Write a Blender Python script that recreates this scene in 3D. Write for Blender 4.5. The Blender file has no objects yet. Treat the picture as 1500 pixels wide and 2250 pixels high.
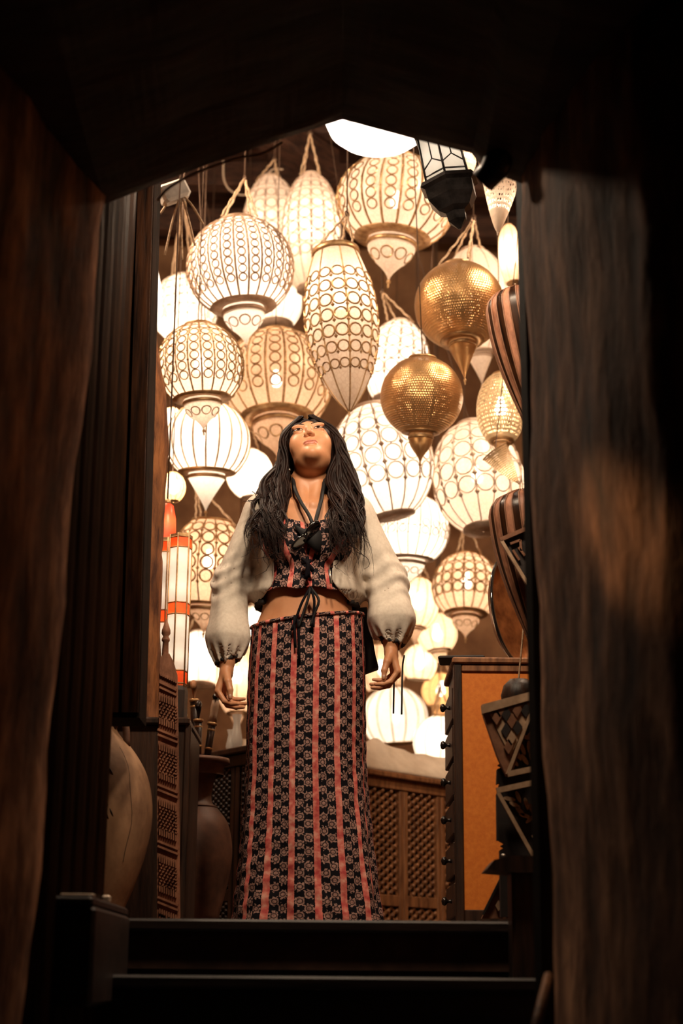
import bpy, math, random
import numpy as np
from mathutils import Matrix, Vector

random.seed(7)
RNG = np.random.default_rng(7)
SC = bpy.context.scene
COL = SC.collection
R_ = math.radians

# ------------------------------------------------------------------ camera, world, exposure
FPX, PITCH, ROLL = 3600.0, R_(15.9), R_(0.5)
CAM = Vector((0, 0, -0.14))
CAMROT = Matrix.Rotation(R_(90) + PITCH, 3, 'X') @ Matrix.Rotation(ROLL, 3, 'Z')
cam = bpy.data.cameras.new('camera')
cam_o = bpy.data.objects.new('camera', cam)
COL.objects.link(cam_o)
cam_o.matrix_world = Matrix.Translation(CAM) @ CAMROT.to_4x4()
cam.sensor_fit = 'VERTICAL'
cam.sensor_height = 36.0
cam.lens = FPX / 2250.0 * 36.0
cam.clip_start = 0.02
cam.dof.use_dof = True
cam.dof.focus_distance = 5.05
cam.dof.aperture_fstop = 2.3
SC.camera = cam_o

world = bpy.data.worlds.new('dim_evening')
SC.world = world
world.use_nodes = True
bg = world.node_tree.nodes['Background']
bg.inputs[0].default_value = (1.0, 0.72, 0.5, 1)
bg.inputs[1].default_value = 0.004

SC.view_settings.view_transform = 'Standard'
SC.view_settings.look = 'None'
SC.view_settings.exposure = 0.0
SC.view_settings.gamma = 1.0
SC.view_settings.use_curve_mapping = False
SC.cycles.use_denoising = True
SC.cycles.max_bounces = 8
SC.cycles.diffuse_bounces = 4
SC.cycles.transparent_max_bounces = 12
SC.cycles.sample_clamp_indirect = 4.0
SC.cycles.caustics_reflective = False
SC.cycles.caustics_refractive = False

WARM = (1.0, 0.785, 0.61)


def P(px, py, Y):
    """world point seen at pixel (px, py) of the 1500x2250 frame, at forward distance Y"""
    d = CAMROT @ Vector(((px - 750) / FPX, -(py - 1125) / FPX, -1.0))
    return CAM + d * (Y / d.y)


FWD = CAMROT @ Vector((0, 0, -1))


def mpp(pt):
    """metres per pixel at a world point"""
    return (pt - CAM).dot(FWD) / FPX


# ------------------------------------------------------------------ materials
def newmat(name):
    m = bpy.data.materials.new(name)
    m.use_nodes = True
    nt = m.node_tree
    nt.nodes.clear()
    out = nt.nodes.new('ShaderNodeOutputMaterial')
    return m, nt, out


def N(nt, kind, **kw):
    n = nt.nodes.new(kind)
    for k, v in kw.items():
        if k.startswith('i_'):
            key = k[2:]
            n.inputs[int(key) if key.isdigit() else key].default_value = v
        else:
            setattr(n, k, v)
    return n


def L(nt, a, b):
    nt.links.new(a, b)


def c4(c):
    return (c[0], c[1], c[2], 1.0)


def ramp(nt, fac, stops):
    r = N(nt, 'ShaderNodeValToRGB')
    el = r.color_ramp.elements
    while len(el) < len(stops):
        el.new(0.5)
    for e, (p, c) in zip(el, stops):
        e.position = p
        e.color = c4(c)
    L(nt, fac, r.inputs[0])
    return r.outputs[0]


def coords(nt, which='Object', scale=(1, 1, 1)):
    tc = N(nt, 'ShaderNodeTexCoord')
    mp = N(nt, 'ShaderNodeMapping')
    mp.inputs['Scale'].default_value = scale
    L(nt, tc.outputs[which], mp.inputs['Vector'])
    return mp.outputs[0]


def bumpn(nt, height, strength, dist=0.01):
    b = N(nt, 'ShaderNodeBump', i_Strength=strength, i_Distance=dist)
    L(nt, height, b.inputs['Height'])
    return b.outputs[0]


def mat_noise(name, c1, c2, scale=6, stretch=(1, 1, 1), rough=0.7, bump=0.4, bdist=0.01, metal=0.0, detail=6, lo=0.35, hi=0.65, spec=0.4, c3=None):
    m, nt, out = newmat(name)
    v = coords(nt, 'Object', stretch)
    n = N(nt, 'ShaderNodeTexNoise', i_Scale=scale, i_Detail=detail, i_Roughness=0.6)
    L(nt, v, n.inputs['Vector'])
    stops = [(lo, c1), (hi, c2)] if c3 is None else [(lo, c1), ((lo + hi) / 2, c2), (hi, c3)]
    col = ramp(nt, n.outputs['Fac'], stops)
    b = N(nt, 'ShaderNodeBsdfPrincipled', i_Roughness=rough, i_Metallic=metal)
    b.inputs['Specular IOR Level'].default_value = spec
    L(nt, col, b.inputs['Base Color'])
    if bump:
        L(nt, bumpn(nt, n.outputs['Fac'], bump, bdist), b.inputs['Normal'])
    L(nt, b.outputs[0], out.inputs[0])
    return m


def mat_plain(name, c, rough=0.6, metal=0.0, spec=0.4, coat=0.0):
    m, nt, out = newmat(name)
    b = N(nt, 'ShaderNodeBsdfPrincipled', i_Roughness=rough, i_Metallic=metal)
    b.inputs['Base Color'].default_value = c4(c)
    b.inputs['Specular IOR Level'].default_value = spec
    b.inputs['Coat Weight'].default_value = coat
    v = coords(nt, 'Object')
    n = N(nt, 'ShaderNodeTexNoise', i_Scale=40.0, i_Detail=3.0)
    L(nt, v, n.inputs['Vector'])
    mr = N(nt, 'ShaderNodeMapRange')
    mr.inputs['To Min'].default_value = rough * 0.85
    mr.inputs['To Max'].default_value = min(1, rough * 1.15)
    L(nt, n.outputs['Fac'], mr.inputs[0])
    L(nt, mr.outputs[0], b.inputs['Roughness'])
    L(nt, b.outputs[0], out.inputs[0])
    return m


def mat_shell(name, col, transl=0.7, transp=0.06, cell=60.0, contrast=0.25, rough=0.5):
    """stretched hide / resin lining of a lantern: lets lamp light through"""
    m, nt, out = newmat(name)
    v = coords(nt, 'Object')
    vo = N(nt, 'ShaderNodeTexVoronoi', i_Scale=cell)
    vo.feature = 'DISTANCE_TO_EDGE'
    L(nt, v, vo.inputs['Vector'])
    no = N(nt, 'ShaderNodeTexNoise', i_Scale=9.0, i_Detail=5.0)
    L(nt, v, no.inputs['Vector'])
    mul = N(nt, 'ShaderNodeMath', operation='MULTIPLY')
    mr = N(nt, 'ShaderNodeMapRange')
    mr.inputs['From Max'].default_value = 0.12
    mr.inputs['To Min'].default_value = 1 - contrast
    L(nt, vo.outputs['Distance'], mr.inputs[0])
    mr2 = N(nt, 'ShaderNodeMapRange')
    mr2.inputs['From Min'].default_value = 0.3
    mr2.inputs['From Max'].default_value = 0.7
    mr2.inputs['To Min'].default_value = 1 - contrast
    L(nt, no.outputs['Fac'], mr2.inputs[0])
    L(nt, mr.outputs[0], mul.inputs[0])
    L(nt, mr2.outputs[0], mul.inputs[1])
    dark = (col[0] * 0.55, col[1] * 0.42, col[2] * 0.3)
    c = ramp(nt, mul.outputs[0], [(0.0, dark), (1.0, col)])
    d = N(nt, 'ShaderNodeBsdfDiffuse')
    t = N(nt, 'ShaderNodeBsdfTranslucent')
    g = N(nt, 'ShaderNodeBsdfGlossy', i_Roughness=0.35)
    g.inputs['Color'].default_value = (1, 0.9, 0.75, 1)
    L(nt, c, d.inputs[0])
    L(nt, c, t.inputs[0])
    nb = bumpn(nt, mul.outputs[0], 0.25, 0.004)
    L(nt, nb, d.inputs['Normal'])
    L(nt, nb, g.inputs['Normal'])
    m1 = N(nt, 'ShaderNodeMixShader', i_0=transl)
    L(nt, d.outputs[0], m1.inputs[1])
    L(nt, t.outputs[0], m1.inputs[2])
    m2 = N(nt, 'ShaderNodeMixShader', i_0=0.05)
    L(nt, m1.outputs[0], m2.inputs[1])
    L(nt, g.outputs[0], m2.inputs[2])
    tr = N(nt, 'ShaderNodeBsdfTransparent')
    m3 = N(nt, 'ShaderNodeMixShader', i_0=transp)
    L(nt, m2.outputs[0], m3.inputs[1])
    L(nt, tr.outputs[0], m3.inputs[2])
    L(nt, m3.outputs[0], out.inputs[0])
    return m


def mat_perforated(name, col, nu, nv, hole=0.28, rough=0.35, vmin=0.0, vmax=1.0, metal=0.9, glow=0.12):
    """sheet brass punched with rows of small holes (UV: u around, v up); holes let light and sight through"""
    m, nt, out = newmat(name)
    tc = N(nt, 'ShaderNodeTexCoord')
    sp = N(nt, 'ShaderNodeSeparateXYZ')
    L(nt, tc.outputs['UV'], sp.inputs[0])

    def mth(op, a, b=None):
        n = N(nt, 'ShaderNodeMath', operation=op)
        for i, x in enumerate((a, b)):
            if x is None:
                continue
            if isinstance(x, (int, float)):
                n.inputs[i].default_value = x
            else:
                L(nt, x, n.inputs[i])
        return n.outputs[0]
    u = mth('MULTIPLY', sp.outputs[0], nu)
    v = mth('MULTIPLY', sp.outputs[1], nv)
    row = mth('FLOOR', v)
    u2 = mth('ADD', u, mth('MULTIPLY', mth('MODULO', row, 2.0), 0.5))
    fu = mth('SUBTRACT', mth('FRACT', u2), 0.5)
    fv = mth('SUBTRACT', mth('FRACT', v), 0.5)
    r = mth('SQRT', mth('ADD', mth('MULTIPLY', fu, fu), mth('MULTIPLY', fv, fv)))
    hm = mth('LESS_THAN', r, hole)
    rng = mth('MULTIPLY', mth('GREATER_THAN', sp.outputs[1], vmin), mth('LESS_THAN', sp.outputs[1], vmax))
    hm = mth('MULTIPLY', hm, rng)
    # solid bands between gores
    fg = mth('FRACT', mth('MULTIPLY', sp.outputs[0], 12.0))
    hm = mth('MULTIPLY', hm, mth('GREATER_THAN', fg, 0.14))
    b = N(nt, 'ShaderNodeBsdfPrincipled', i_Roughness=rough, i_Metallic=metal)
    ob = coords(nt, 'Object')
    no = N(nt, 'ShaderNodeTexNoise', i_Scale=14.0, i_Detail=5.0)
    L(nt, ob, no.inputs['Vector'])
    L(nt, ramp(nt, no.outputs['Fac'], [(0.3, tuple(x * 0.6 for x in col)), (0.7, col)]), b.inputs['Base Color'])
    L(nt, bumpn(nt, r, 0.5, 0.004), b.inputs['Normal'])
    tl = N(nt, 'ShaderNodeBsdfTranslucent')
    tl.inputs[0].default_value = c4(col)
    mx0 = N(nt, 'ShaderNodeMixShader', i_0=glow)
    L(nt, b.outputs[0], mx0.inputs[1])
    L(nt, tl.outputs[0], mx0.inputs[2])
    tr = N(nt, 'ShaderNodeBsdfTransparent')
    mx = N(nt, 'ShaderNodeMixShader')
    L(nt, hm, mx.inputs[0])
    L(nt, mx0.outputs[0], mx.inputs[1])
    L(nt, tr.outputs[0], mx.inputs[2])
    L(nt, mx.outputs[0], out.inputs[0])
    return m


def mat_emit(name, col, strength):
    m, nt, out = newmat(name)
    e = N(nt, 'ShaderNodeEmission', i_Strength=strength)
    e.inputs[0].default_value = c4(col)
    L(nt, e.outputs[0], out.inputs[0])
    m.cycles.emission_sampling = 'NONE'
    return m


def mat_floral(name, kind='skirt'):
    """black cloth, pink stripes and small block-printed flowers; UV in metres"""
    m, nt, out = newmat(name)
    tc = N(nt, 'ShaderNodeTexCoord')
    sp = N(nt, 'ShaderNodeSeparateXYZ')
    L(nt, tc.outputs['UV'], sp.inputs[0])

    def mth(op, a, b=None, c=None):
        n = N(nt, 'ShaderNodeMath', operation=op)
        for i, x in enumerate((a, b, c)):
            if x is None:
                continue
            if isinstance(x, (int, float)):
                n.inputs[i].default_value = x
            else:
                L(nt, x, n.inputs[i])
        return n.outputs[0]
    PER = 0.061
    nz = N(nt, 'ShaderNodeTexNoise', i_Scale=190.0, i_Detail=3.0)
    L(nt, tc.outputs['UV'], nz.inputs['Vector'])
    nzb = N(nt, 'ShaderNodeTexNoise', i_Scale=45.0, i_Detail=4.0)
    L(nt, tc.outputs['UV'], nzb.inputs['Vector'])
    uu = mth('DIVIDE', sp.outputs[0], PER)
    fu = mth('FRACT', uu)
    su = mth('ABSOLUTE', mth('SUBTRACT', fu, 0.5))
    wob = mth('MULTIPLY', mth('SUBTRACT', nz.outputs['Fac'], 0.5), 0.06)
    stripe = mth('LESS_THAN', mth('ADD', su, wob), 0.135)
    # two staggered flower columns between stripes
    cu = mth('FRACT', mth('ADD', fu, 0.5))            # 0.5 = mid between stripes... stripe centre at 0
    half = mth('GREATER_THAN', cu, 0.5)
    lu = mth('SUBTRACT', mth('SUBTRACT', cu, mth('MULTIPLY', half, 0.32)), 0.34)
    VP = 0.041
    lv0 = mth('ADD', mth('DIVIDE', sp.outputs[1], VP), mth('MULTIPLY', half, 0.5))
    cellrow = mth('FLOOR', lv0)
    lv = mth('SUBTRACT', mth('FRACT', lv0), 0.5)
    xm = mth('MULTIPLY', lu, PER / 0.0145)
    ym = mth('MULTIPLY', lv, VP / 0.0155)
    r = mth('SQRT', mth('ADD', mth('MULTIPLY', xm, xm), mth('MULTIPLY', ym, ym)))
    th = mth('ARCTAN2', ym, xm)
    pet = mth('MULTIPLY', mth('COSINE', mth('MULTIPLY', th, 7.0)), 0.13)
    edge = mth('ADD', mth('ADD', 0.8, pet), mth('MULTIPLY', mth('SUBTRACT', nz.outputs['Fac'], 0.5), 1.6))
    fl = mth('LESS_THAN', r, edge)
    ringd = mth('ABSOLUTE', mth('SUBTRACT', r, 0.42))
    hole = mth('LESS_THAN', ringd, 0.09)
    fl = mth('MULTIPLY', fl, mth('SUBTRACT', 1.0, mth('MULTIPLY', hole, 0.85)))
    fl = mth('MULTIPLY', fl, mth('SUBTRACT', 1.0, stripe))
    base = N(nt, 'ShaderNodeMix', data_type='RGBA')
    base.inputs['A'].default_value = (0.006, 0.005, 0.008, 1)
    L(nt, ramp(nt, nz.outputs['Fac'], [(0.3, (0.16, 0.075, 0.07)), (0.7, (0.50, 0.31, 0.26))]), base.inputs['B'])
    L(nt, fl, base.inputs['Factor'])
    fin = N(nt, 'ShaderNodeMix', data_type='RGBA')
    L(nt, base.outputs['Result'], fin.inputs['A'])
    L(nt, ramp(nt, nzb.outputs['Fac'], [(0.35, (0.50, 0.075, 0.075)), (0.52, (0.70, 0.20, 0.16)), (0.68, (0.80, 0.42, 0.33))]), fin.inputs['B'])
    L(nt, stripe, fin.inputs['Factor'])
    b = N(nt, 'ShaderNodeBsdfPrincipled', i_Roughness=0.75)
    b.inputs['Specular IOR Level'].default_value = 0.12
    L(nt, fin.outputs['Result'], b.inputs['Base Color'])
    L(nt, bumpn(nt, nz.outputs['Fac'], 0.15, 0.002), b.inputs['Normal'])
    L(nt, b.outputs[0], out.inputs[0])
    return m


M = {}
M['brass'] = mat_noise('aged_brass', (0.32, 0.17, 0.07), (0.62, 0.40, 0.20), scale=30, rough=0.42, metal=0.65, bump=0.1, bdist=0.002)
M['pale_metal'] = mat_noise('pale_bronze', (0.52, 0.38, 0.27), (0.74, 0.58, 0.46), scale=24, rough=0.5, metal=0.35, bump=0.1, bdist=0.002)
M['web'] = mat_noise('brown_bronze', (0.34, 0.21, 0.13), (0.52, 0.35, 0.24), scale=24, rough=0.5, metal=0.35, bump=0.1, bdist=0.002)
M['dark_metal'] = mat_noise('blackened_iron', (0.012, 0.011, 0.011), (0.045, 0.04, 0.04), scale=18, rough=0.35, metal=0.7, bump=0.15, bdist=0.003)
M['sh_white'] = mat_shell('white_lantern_hide', (0.95, 0.90, 0.82), 0.72, 0.03, 55, 0.12)
M['sh_cream'] = mat_shell('cream_lantern_hide', (0.95, 0.82, 0.69), 0.68, 0.05, 60, 0.28)
M['sh_peach'] = mat_shell('peach_lantern_hide', (0.93, 0.69, 0.49), 0.66, 0.10, 48, 0.30)
M['sh_amber'] = mat_shell('amber_lantern_hide', (0.82, 0.48, 0.22), 0.6, 0.10, 40, 0.35)
M['sh_orange'] = mat_shell('orange_glass', (0.92, 0.21, 0.05), 0.72, 0.05, 20, 0.2)
M['sh_red'] = mat_shell('red_glass', (0.75, 0.06, 0.02), 0.75, 0.08, 25, 0.2)
M['sh_glass'] = mat_shell('milk_glass', (0.96, 0.95, 0.92), 0.75, 0.0, 30, 0.03)
M['gold_perf'] = mat_perforated('punched_gold_brass', (0.72, 0.42, 0.18), 110, 40, 0.15, 0.3, 0.05, 0.95, 0.95, glow=0.05)
M['gold_dots'] = mat_perforated('dotted_gold_brass', (0.86, 0.62, 0.36), 56, 20, 0.3, 0.4, 0.05, 0.98, 0.7, glow=0.1)
M['cream_dots'] = mat_perforated('dotted_pale_tin', (0.90, 0.74, 0.58), 36, 14, 0.33, 0.5, 0.3, 0.98, 0.2, glow=0.12)
M['bulb'] = mat_emit('lit_bulb', (1.0, 0.86, 0.66), 40.0)
M['fill_glow'] = mat_emit('added_fill_glow', (1.0, 0.77, 0.55), 420.0)  # glow of the added unseen fill globes
M['fill_glow'].cycles.emission_sampling = 'AUTO'
M['cord'] = mat_noise('twisted_cord', (0.40, 0.24, 0.13), (0.72, 0.52, 0.34), scale=120, rough=0.8, bump=0.5, bdist=0.003)
M['wire'] = mat_plain('dark_wire', (0.12, 0.07, 0.045), 0.5, 0.4)
M['cable'] = mat_plain('pale_cable', (0.62, 0.47, 0.34), 0.5)

M['wood_dark'] = mat_noise('dark_wood', (0.012, 0.006, 0.004), (0.05, 0.022, 0.012), scale=7, stretch=(6, 6, 0.7), rough=0.45, bump=0.3)
M['wood_lacquer'] = mat_noise('lacquered_dark_wood', (0.005, 0.002, 0.0012), (0.028, 0.010, 0.004), scale=6, stretch=(10, 10, 0.8), rough=0.3, bump=0.25, bdist=0.006, spec=0.2)
M['wood_brown'] = mat_noise('brown_wood', (0.13, 0.050, 0.020), (0.34, 0.145, 0.058), scale=9, stretch=(5, 5, 0.8), rough=0.55, bump=0.3)
M['wood_red'] = mat_noise('carved_red_wood', (0.15, 0.055, 0.028), (0.36, 0.155, 0.085), scale=14, stretch=(2, 2, 1), rough=0.6, bump=0.35)
M['bark'] = mat_noise('rough_bark', (0.06, 0.018, 0.007), (0.30, 0.11, 0.035), scale=10, stretch=(3, 3, 0.6), rough=0.8, bump=0.9, bdist=0.02)
M['mud_wall'] = mat_noise('worn_earth_wall', (0.045, 0.019, 0.010), (0.22, 0.102, 0.054), scale=5.0, stretch=(2.4, 2.4, 0.8), rough=0.85, bump=0.6, bdist=0.03, lo=0.34, hi=0.72, c3=(0.60, 0.32, 0.18))
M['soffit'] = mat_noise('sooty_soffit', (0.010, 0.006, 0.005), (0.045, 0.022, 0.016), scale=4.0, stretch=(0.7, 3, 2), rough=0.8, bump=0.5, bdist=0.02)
M['step'] = mat_noise('dark_step_wood', (0.008, 0.004, 0.003), (0.026, 0.013, 0.009), scale=6, stretch=(0.6, 4, 4), rough=0.5, bump=0.25)
M['room_wall'] = mat_noise('brown_plaster', (0.16, 0.075, 0.035), (0.34, 0.18, 0.09), scale=3, rough=0.9, bump=0.3, bdist=0.02)
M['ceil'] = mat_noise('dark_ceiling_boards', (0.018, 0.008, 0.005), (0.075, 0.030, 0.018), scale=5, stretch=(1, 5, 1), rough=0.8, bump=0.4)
M['beam'] = mat_noise('ceiling_beam_wood', (0.03, 0.013, 0.008), (0.11, 0.05, 0.03), scale=8, stretch=(1, 6, 6), rough=0.75, bump=0.4)
M['floor'] = mat_noise('floor_tile', (0.03, 0.015, 0.01), (0.09, 0.045, 0.03), scale=8, rough=0.5, bump=0.2)
M['clay_pale'] = mat_noise('pale_clay', (0.12, 0.055, 0.026), (0.38, 0.215, 0.115), scale=7, stretch=(1, 1, 0.6), rough=0.75, bump=0.35, bdist=0.01, lo=0.3, hi=0.6)
M['clay_dark'] = mat_noise('dark_clay', (0.06, 0.028, 0.018), (0.19, 0.085, 0.05), scale=9, rough=0.55, bump=0.35, bdist=0.006)
M['stain'] = mat_noise('soot_stain', (0.02, 0.01, 0.006), (0.07, 0.035, 0.02), scale=20, rough=0.8, bump=0.0)
M['orange_panel'] = mat_noise('orange_painted_board', (0.66, 0.17, 0.018), (0.76, 0.225, 0.028), scale=70, rough=0.6, bump=0.12, bdist=0.002)
M['black_knob'] = mat_plain('black_lacquer', (0.010, 0.007, 0.006), 0.25, 0.0, 0.5)
M['bone'] = mat_noise('bone_inlay', (0.30, 0.19, 0.115), (0.46, 0.31, 0.20), scale=30, rough=0.5, bump=0.1)
M['inlay_black'] = mat_noise('ebony_board', (0.006, 0.004, 0.004), (0.02, 0.012, 0.010), scale=12, rough=0.6, bump=0.1)
M['dull_black'] = mat_noise('sooty_black_board', (0.005, 0.003, 0.002), (0.018, 0.009, 0.006), scale=9, stretch=(4, 4, 1), rough=0.9, bump=0.2, spec=0.05)
M['inlay_brown'] = mat_noise('walnut_inlay', (0.13, 0.055, 0.03), (0.24, 0.11, 0.06), scale=25, rough=0.5, bump=0.1)
M['cloth'] = mat_noise('cream_paper_cloth', (0.66, 0.53, 0.40), (0.82, 0.69, 0.55), scale=12, rough=0.85, bump=0.25, bdist=0.01)
M['copper'] = mat_noise('hammered_copper', (0.20, 0.075, 0.025), (0.46, 0.20, 0.075), scale=16, rough=0.38, metal=0.75, bump=0.3, bdist=0.004)
M['white_enamel'] = mat_noise('old_white_paint', (0.55, 0.5, 0.44), (0.8, 0.75, 0.68), scale=20, rough=0.6, bump=0.1)
M['jacket'] = mat_noise('cream_jersey', (0.66, 0.575, 0.485), (0.76, 0.675, 0.58), scale=90, rough=0.9, bump=0.12, bdist=0.003)
M['lining'] = mat_plain('dark_lining', (0.02, 0.016, 0.016), 0.8)
M['black_cloth'] = mat_plain('black_cloth', (0.008, 0.007, 0.008), 0.7)
M['gloss_black'] = mat_plain('glossy_black', (0.006, 0.006, 0.007), 0.08, 0.0, 0.7, 1.0)
M['hair'] = mat_noise('dark_hair', (0.007, 0.004, 0.004), (0.026, 0.012, 0.009), scale=60, stretch=(1, 1, 0.2), rough=0.5, bump=0.2, bdist=0.002, spec=0.18)
M['brow'] = mat_plain('brow_hair', (0.018, 0.009, 0.006), 0.7)
M['eye_white'] = mat_plain('eye_white', (0.62, 0.52, 0.45), 0.2, 0, 0.5)
M['iris'] = mat_plain('dark_iris', (0.012, 0.006, 0.004), 0.12, 0, 0.6)
M['nail'] = mat_plain('finger_nail', (0.72, 0.48, 0.38), 0.3)
M['silver'] = mat_plain('zip_metal', (0.6, 0.57, 0.52), 0.3, 0.9)
M['floral'] = mat_floral('floral_stripe_cloth')


def mat_skin():
    m, nt, out = newmat('skin')
    v = coords(nt, 'Object')
    n = N(nt, 'ShaderNodeTexNoise', i_Scale=22.0, i_Detail=5.0)
    L(nt, v, n.inputs['Vector'])
    b = N(nt, 'ShaderNodeBsdfPrincipled', i_Roughness=0.48)
    L(nt, ramp(nt, n.outputs['Fac'], [(0.3, (0.55, 0.24, 0.115)), (0.7, (0.65, 0.315, 0.165))]), b.inputs['Base Color'])
    b.inputs['Subsurface Weight'].default_value = 0.12
    b.inputs['Subsurface Radius'].default_value = (1.0, 0.35, 0.2)
    b.inputs['Subsurface Scale'].default_value = 0.01
    L(nt, b.outputs[0], out.inputs[0])
    return m


M['skin'] = mat_skin()
M['lip'] = mat_plain('lips', (0.50, 0.17, 0.115), 0.38)


# ------------------------------------------------------------------ mesh helpers
def mesh(name, verts, faces, smooth=False, uv=None):
    me = bpy.data.meshes.new(name)
    me.from_pydata([tuple(v) for v in verts], [], faces)
    if smooth:
        me.polygons.foreach_set('use_smooth', [True] * len(me.polygons))
    if uv is not None:
        lay = me.uv_layers.new(name='UVMap')
        li = np.empty(len(me.loops), dtype=np.int32)
        me.loops.foreach_get('vertex_index', li)
        lay.data.foreach_set('uv', np.asarray(uv, dtype=np.float32)[li].ravel())
    me.update()
    return me


def link(name, me, mat=None, parent=None, loc=None, rot=None):
    o = bpy.data.objects.new(name, me)
    COL.objects.link(o)
    if mat is not None and me is not None and not me.materials:
        me.materials.append(mat if not isinstance(mat, str) else M[mat])
    if parent is not None:
        o.parent = parent
    if loc is not None:
        o.location = loc
    if rot is not None:
        o.rotation_euler = rot
    return o


def thing(name, label, cat, loc=(0, 0, 0), rotz=0.0, group=None):
    o = bpy.data.objects.new(name, None)
    COL.objects.link(o)
    o.location = loc
    o.rotation_euler = (0, 0, rotz)
    tag(o, label, cat, group)
    return o


def tag(o, label, cat, group=None):
    o['label'] = label
    o['category'] = cat
    if group:
        o['group'] = group
    return o


def structure(o, label=None):
    o['kind'] = 'structure'
    if label:
        o['label'] = label
    return o


def g_box(x0, x1, y0, y1, z0, z1, bev=0.0):
    if bev <= 0:
        v = [(x, y, z) for z in (z0, z1) for y in (y0, y1) for x in (x0, x1)]
        f = [(0, 2, 3, 1), (4, 5, 7, 6), (0, 1, 5, 4), (2, 6, 7, 3), (0, 4, 6, 2), (1, 3, 7, 5)]
        return v, f
    # chamfered in plan and on top/bottom
    b = min(bev, (x1 - x0) / 2.2, (y1 - y0) / 2.2, (z1 - z0) / 2.2)
    rings = []
    for z, s in ((z0, b), (z0 + b, 0), (z1 - b, 0), (z1, b)):
        c = b
        rings.append([(x0 + s + c, y0 + s, z), (x1 - s - c, y0 + s, z), (x1 - s, y0 + s + c, z), (x1 - s, y1 - s - c, z),
                      (x1 - s - c, y1 - s, z), (x0 + s + c, y1 - s, z), (x0 + s, y1 - s - c, z), (x0 + s, y0 + s + c, z)])
    v = [p for r in rings for p in r]
    f = [tuple(range(7, -1, -1)), tuple(range(24, 32))]
    for k in range(3):
        for i in range(8):
            j = (i + 1) % 8
            f.append((k * 8 + i, k * 8 + j, k * 8 + 8 + j, k * 8 + 8 + i))
    return v, f


def box(name, b, mat, parent=None, bev=0.0, loc=None, rot=None):
    v, f = g_box(*b, bev=bev)
    return link(name, mesh(name, v, f), mat, parent, loc, rot)


def g_lathe(prof, seg=32, uvs=False, scallop=0.0, nscal=0):
    v, f, uv = [], [], []
    n = len(prof)
    ll = [0.0]
    for a, b in zip(prof, prof[1:]):
        ll.append(ll[-1] + math.hypot(b[0] - a[0], b[1] - a[1]))
    for i, (r, z) in enumerate(prof):
        for k in range(seg + 1 if uvs else seg):
            a = 2 * math.pi * k / seg
            rr = r
            if scallop:
                rr = r * (1 + scallop * (abs(math.sin(a * nscal / 2)) - 0.6))
            v.append((rr * math.cos(a), rr * math.sin(a), z))
            uv.append((k / seg, 1 - ll[i] / ll[-1]))
    w = seg + 1 if uvs else seg
    for i in range(n - 1):
        for k in range(seg):
            k2 = k + 1 if uvs else (k + 1) % seg
            f.append((i * w + k, (i + 1) * w + k, (i + 1) * w + k2, i * w + k2))
    return v, f, uv


def lathe(name, prof, mat, parent=None, seg=32, loc=None, uvs=False, scallop=0, nscal=0, smooth=True):
    v, f, uv = g_lathe(prof, seg, uvs, scallop, nscal)
    return link(name, mesh(name, v, f, smooth, uv if uvs else None), mat, parent, loc)


def g_tube(pts, radii, sides=8, caps=True, base=0):
    pts = [Vector(p) for p in pts]
    n = len(pts)
    if isinstance(radii, (int, float)):
        radii = [radii] * n
    v, f = [], []
    up = None
    for i, p in enumerate(pts):
        t = (pts[min(i + 1, n - 1)] - pts[max(i - 1, 0)])
        if t.length < 1e-9:
            t = Vector((0, 0, 1))
        t.normalize()
        if up is None:
            a = Vector((1, 0, 0)) if abs(t.x) < 0.8 else Vector((0, 1, 0))
            up = (a - t * a.dot(t)).normalized()
        else:
            up = up - t * up.dot(t)
            if up.length < 1e-6:
                up = Vector((1, 0, 0))
            up.normalize()
        s = t.cross(up)
        for k in range(sides):
            a = 2 * math.pi * k / sides
            v.append(p + (up * math.cos(a) + s * math.sin(a)) * radii[i])
    for i in range(n - 1):
        for k in range(sides):
            k2 = (k + 1) % sides
            f.append((base + i * sides + k, base + i * sides + k2, base + (i + 1) * sides + k2, base + (i + 1) * sides + k))
    if caps:
        f.append(tuple(base + k for k in range(sides - 1, -1, -1)))
        f.append(tuple(base + (n - 1) * sides + k for k in range(sides)))
    return v, f


def tube(name, pts, radii, mat, parent=None, sides=8, smooth=True):
    v, f = g_tube(pts, radii, sides)
    return link(name, mesh(name, v, f, smooth), mat, parent)


def g_prism(poly, y0, y1):
    """polygon in XZ extruded along Y"""
    n = len(poly)
    v = [(x, y0, z) for x, z in poly] + [(x, y1, z) for x, z in poly]
    f = [tuple(range(n)), tuple(range(2 * n - 1, n - 1, -1))]
    for i in range(n):
        j = (i + 1) % n
        f.append((i, n + i, n + j, j))
    return v, f


def merge(parts):
    V, F = [], []
    for v, f in parts:
        b = len(V)
        V += list(v)
        F += [tuple(b + i for i in q) for q in f]
    return V, F


def hashn(x, y, z=0.0):
    """smooth pseudo-noise built from sines, about -1..1"""
    return (math.sin(x * 1.7 + 1.3 * math.sin(y * 1.1 + z)) + math.sin(y * 2.3 + 1.7 * math.sin(z * 1.9 + x * 0.7)) + math.sin(z * 2.9 + 1.1 * math.sin(x * 1.3 - y))) / 3


def catmull(pts, n):
    pts = [Vector(p) for p in pts]
    pts = [pts[0] * 2 - pts[1]] + pts + [pts[-1] * 2 - pts[-2]]
    m = len(pts) - 3
    out = []
    for i in range(n):
        t = i / (n - 1) * m
        k = min(int(t), m - 1)
        u = t - k
        p0, p1, p2, p3 = pts[k:k + 4]
        out.append(0.5 * ((2 * p1) + (p2 - p0) * u + (2 * p0 - 5 * p1 + 4 * p2 - p3) * u * u + (3 * p1 - p0 - 3 * p2 + p3) * u ** 3))
    return out


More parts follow.
